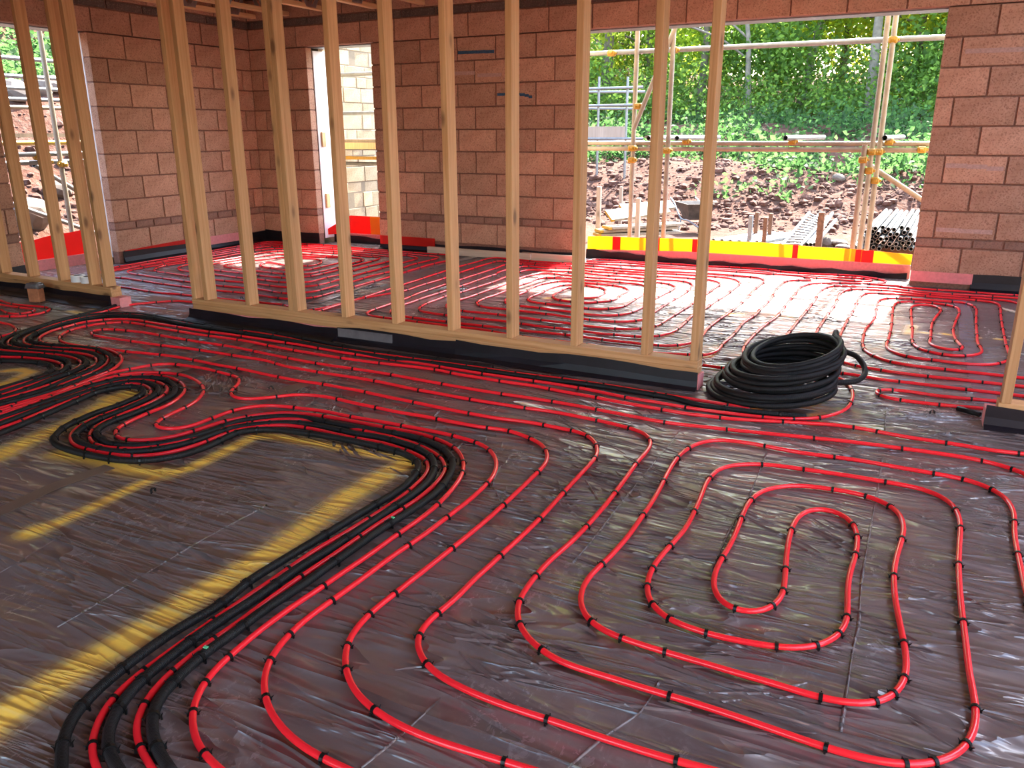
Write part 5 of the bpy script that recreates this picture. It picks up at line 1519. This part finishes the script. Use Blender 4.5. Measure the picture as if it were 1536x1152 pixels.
fsc = empty('scaffold', (-9.0, 16.0, -0.1))
tag(fsc, 'far grey tube scaffold with a board panel at the left side of the large window', 'scaffold')
def FS(p): return (p[0] + 9.0, p[1] - 16.0, p[2] + 0.1)
YS = 15.2
for px in (899, 942):
    a = at(px, 115, YS); c = at(px - 3, 330, YS)
    sc_tube('standard', FS((a.x, YS, -0.2)), FS((a.x, YS, a.z)), fsc, 'galv')
for py in (132, 158, 208):
    z = at(930, py, YS).z
    sc_tube('rail', FS((at(850, py, YS).x, YS - 0.05, z)), FS((at(966, py, YS).x, YS - 0.05, z)), fsc, 'galv')
    sc_tube('rail', FS((at(850, py, YS).x, YS + 0.4, z - 0.03)), FS((at(958, py, YS).x, YS + 0.4, z - 0.06)), fsc, 'galv')
a, c = at(860, 190, YS), at(938, 208, YS)
bb = MB(); bb.box(a.x + 9, c.x + 9, -0.86, -0.82, c.z + 0.1, a.z + 0.1); bb.build('toe_board', M['oldwood'], fsc)

# ------------------------------------------------------------------ stock lying in the yard
def yard_tube(a, b_, label, group):
    c = Vector(a)
    m_ = MB(); m_.pipe((0, 0, 0), Vector(b_) - c, TR, 0.005, 12)
    o = m_.build('scaffold_tube', M['galv'])
    o.location = c
    return tag(o, label, 'tube', group)
# stack seen end on at the right
for row in range(5):
    for i in range(11 - row):
        x = -0.66 + i * 0.064 + row * 0.032 + random.uniform(-.004, .004)
        y0 = 10.05 + random.uniform(-.15, .15)
        z = 0.0 + TR + row * 0.056
        yard_tube((x, y0, z), (x + 0.06 + random.uniform(-.004, .004), y0 + 2.2, z + 0.01), 'galvanised scaffold tube in the %s row of the end-on stack' % ('bottom', 'second lowest', 'middle', 'second highest', 'top')[row], 'scaffold tubes in the end-on stack')
# rusty rack under it and posts
def post(px, py0, py1, Y, mat, label, w=0.05):
    a, c = at(px, py0, Y), at(px, py1, Y)
    bb = MB(); bb.bevbox(-w / 2, w / 2, -w / 2, w / 2, 0, a.z + 0.2, 0.006)
    o = bb.build('rack_post', M[mat]); o.location = (a.x, Y, -0.2)
    return tag(o, label, 'post', 'upright posts of the tube racks')
post(1127, 323, 364, 10.6, 'greysteel', 'dark grey rack post left of the two rusty ones')
post(1136, 318, 356, 11.4, 'rust', 'thin rusty rack post behind the dark grey one')
post(1149, 326, 364, 10.6, 'rust', 'rusty rack post beside the lattice beam, front one of the pair')
post(1157, 320, 357, 11.4, 'rust', 'rusty rack post beside the lattice beam, rear one of the pair')
post(1233, 318, 366, 10.5, 'rust', 'wide rusty rack post right of the lattice beam', 0.075)
post(899, 280, 360, 10.9, 'oldwood', 'grey timber stake by the boards at the left of the window', 0.06)
post(932, 280, 330, 12.6, 'oldwood', 'thin grey timber stake left of the scaffold pole', 0.05)
post(958, 297, 356, 10.6, 'oldwood', 'timber stake standing in the board stack', 0.06)
bb = MB(); bb.bevbox(-0.68, 0.12, -0.03, 0.03, 0, 0.07, 0.008); o = bb.build('rack_bearer', M['rust']); o.location = (0, 10.4, -0.075)
tag(o, 'rusty bearer under the end-on stack of tubes', 'bearer')
# middle bundle lying away from the house
for i in range(13):
    x = at(1068, 358, 10.7).x + i * 0.055
    yard_tube((x, 10.55, -0.13 + TR + (i % 2) * 0.05), (x + 0.45 + random.uniform(-.003, .003), 11.75, -0.11 + (i % 2) * 0.05), 'galvanised scaffold tube in the slanting bundle by the wheelbarrow', 'scaffold tubes in the slanting bundle')
for i in range(7):
    a = at(1186 + i * 6, 367, 10.65)
    c = at(1218 + i * 6 + random.uniform(-.5, .5), 330 - (i % 3) * 5, 11.9)
    yard_tube((a.x, 10.65, max(a.z, -0.12)), (c.x, 11.9, c.z), 'galvanised scaffold tube under the lattice beam', 'scaffold tubes under the lattice beam')
# aluminium lattice beam
lo = at(1173, 368, 10.4)
lb_ = empty('lattice_beam', lo)
tag(lb_, 'aluminium lattice beam leaning on the slanting tubes', 'lattice beam')
A0, A1 = Vector((0, 0, 0)), at(1214, 319, 11.6) - lo
B0, B1 = at(1200, 369, 10.4) - lo, at(1237, 328, 11.6) - lo
sc_tube('chord', A0, A1, lb_, 'galv', 0.020)
sc_tube('chord', B0, B1, lb_, 'galv', 0.020)
for i in range(13):
    f = (i + 0.5) / 13
    sc_tube('rung', A0.lerp(A1, f), B0.lerp(B1, min(1, f + 0.02)), lb_, 'galv', 0.011)

# scaffold boards with yellow ends
def sboard(px, py, Y, z, L, rz, pitch, label, roll=0.0):
    p = at(px, py, Y)
    e = empty('scaffold_board', (p.x, Y, z), rz)
    e.rotation_euler = (roll, pitch, rz)
    tag(e, label, 'board', 'pale scaffold boards stacked in the yard')
    bb = MB(); bb.bevbox(0.05, L, -0.112, 0.112, -0.019, 0.019, 0.004); bb.build('plank', M['board'], e)
    bb = MB(); bb.bevbox(0.0, 0.05, -0.114, 0.114, -0.021, 0.021, 0.004); bb.build('yellow_end', M['yellow'], e)
    return e
sboard(912, 334, 10.8, 0.17, 0.95, 0.85, -0.08, 'upper scaffold board tilted to show its whole pale face', 0.55)
sboard(908, 347, 10.7, 0.02, 1.15, 0.8, -0.01, 'scaffold board with a yellow end under the tilted one')
sboard(896, 351, 10.7, -0.03, 1.2, 0.75, -0.01, 'second lowest scaffold board with a yellow end')
sboard(893, 356, 10.7, -0.08, 1.25, 0.7, 0.0, 'lowest scaffold board of the stack')
sboard(932, 322, 11.4, 0.22, 0.8, 0.7, -0.05, 'rear scaffold board of the stack, leaning', 0.4)

# wheelbarrow
wp = at(1040, 335, 12.4)
wb = empty('wheelbarrow', (wp.x, 12.4, ground_z(wp.x, 12.4) - 0.02), -1.0)
wb.scale = (0.75, 0.75, 0.75)
tag(wb, 'dark muddy wheelbarrow standing on the red soil', 'wheelbarrow')
b = MB()
top = [(-0.42, -0.28, 0.62), (0.42, -0.28, 0.62), (0.42, 0.28, 0.62), (-0.42, 0.28, 0.62)]
bot = [(-0.14, -0.17, 0.30), (0.26, -0.17, 0.30), (0.26, 0.17, 0.30), (-0.14, 0.17, 0.30)]
ti = [(x * 0.95, y * 0.94, z) for x, y, z in top]
bi = [(x * 0.95, y * 0.94, z + 0.015) for x, y, z in bot]
b.add(top + bot + ti + bi, [(0, 1, 5, 4), (1, 2, 6, 5), (2, 3, 7, 6), (3, 0, 4, 7), (4, 5, 6, 7), (8, 12, 13, 9), (9, 13, 14, 10), (10, 14, 15, 11), (11, 15, 12, 8), (12, 15, 14, 13),
                             (0, 8, 9, 1), (1, 9, 10, 2), (2, 10, 11, 3), (3, 11, 8, 0)])
b.build('tub', M['tubdark'], wb)
for s in (-1, 1):
    b = MB(); b.tube(catmull([(0.55, s * 0.06, 0.17), (0.25, s * 0.18, 0.28), (-0.15, s * 0.22, 0.30), (-0.55, s * 0.27, 0.60), (-0.78, s * 0.27, 0.66)], 0.08), 0.017, 8); b.build('handle', M['greysteel'], wb, True)
    b = MB(); b.tube([(-0.12, s * 0.22, 0.30), (-0.22, s * 0.24, 0.02), (-0.15, s * 0.24, 0.0)], 0.015, 8); b.build('leg', M['greysteel'], wb, True)
b = MB()
for k in range(20):
    pass
pts = [(0.55 + 0.15 * math.cos(2 * math.pi * k / 20), 0, 0.17 + 0.15 * math.sin(2 * math.pi * k / 20)) for k in range(21)]
b.tube(pts, 0.04, 8, False); b.build('tyre', M['rubber'], wb, True)
b = MB(); b.tube([(0.55, -0.07, 0.17), (0.55, 0.07, 0.17)], 0.05, 10); b.build('hub', M['greysteel'], wb, True)

# ------------------------------------------------------------------ stone wall and scaffold outside the narrow doorway
wst = MB(); wst.box(-7.36, -7.16, 8.08, 12.5, -0.3, 3.2)
wall_wing = tag(wst.build('wall_wing', M['palemortar']), kind='structure')
z = -0.1
rr = random.Random(3)
i = 0
while z < 3.1:
    h = rr.choice((0.14, 0.19, 0.21, 0.21))
    y = 8.08 - rr.uniform(0, 0.25)
    while y < 11.6:
        l = rr.choice((0.22, 0.30, 0.38, 0.44))
        y1 = min(y + l, 11.6)
        y0_ = max(y, 8.08)
        if y1 - y0_ > 0.06:
            o = bpy.data.objects.new('stone_block', block_mesh(round(y1 - y0_ - 0.012, 2), h - 0.012, 0.1, 'paleblock'))
            COL.objects.link(o); o.parent = wall_wing
            o.location = (-7.21 + rr.uniform(0, 0.012), (y0_ + y1) / 2, z + h / 2)
            o.rotation_euler = (0, 0, math.pi / 2 + rr.uniform(-.01, .01))
        y += l
    z += h
dsc = empty('scaffold', (-6.6, 9.0, -0.1))
tag(dsc, 'tube scaffold with a boarded lift seen through the narrow doorway', 'scaffold')
def DS(p): return (p[0] + 6.6, p[1] - 9.0, p[2] + 0.1)
for (x0, y0_, x1, y1, z, mt) in ((-7.0, 8.7, -5.6, 8.62, 1.98, 'galv'), (-7.05, 9.0, -5.4, 9.0, 1.53, 'galv'), (-6.9, 8.75, -5.4, 8.6, 1.10, 'galv'), (-7.0, 8.95, -5.4, 8.9, 0.90, 'galv'), (-7.05, 9.2, -5.4, 9.2, 1.12, 'oldgalv')):
    sc_tube('tube', DS((x0, y0_, z)), DS((x1, y1, z)), dsc, mt)
sc_tube('standard', DS((-5.95, 8.75, -0.1)), DS((-5.95, 8.75, 3.4)), dsc, 'galv')
bb = MB(); bb.box(-0.5, 1.2, -0.35, 0.45, 1.27, 1.31); bb.build('walk_board', M['board'], dsc)
bb = MB(); bb.box(-0.5, 1.2, -0.40, -0.36, 1.19, 1.27); bb.build('toe_board', M['joist'], dsc)
bb = MB(); bb.box(-0.35, 1.2, -0.30, -0.26, 1.06, 1.10); bb.build('yellow_rail', M['yellow'], dsc)
for p in ((-5.98, 8.72, 1.98), (-6.9, 8.72, 1.98), (-5.98, 8.72, 1.53), (-5.98, 8.72, 1.02), (-5.95, 8.72, 0.88)):
    coupler(DS(p), dsc)
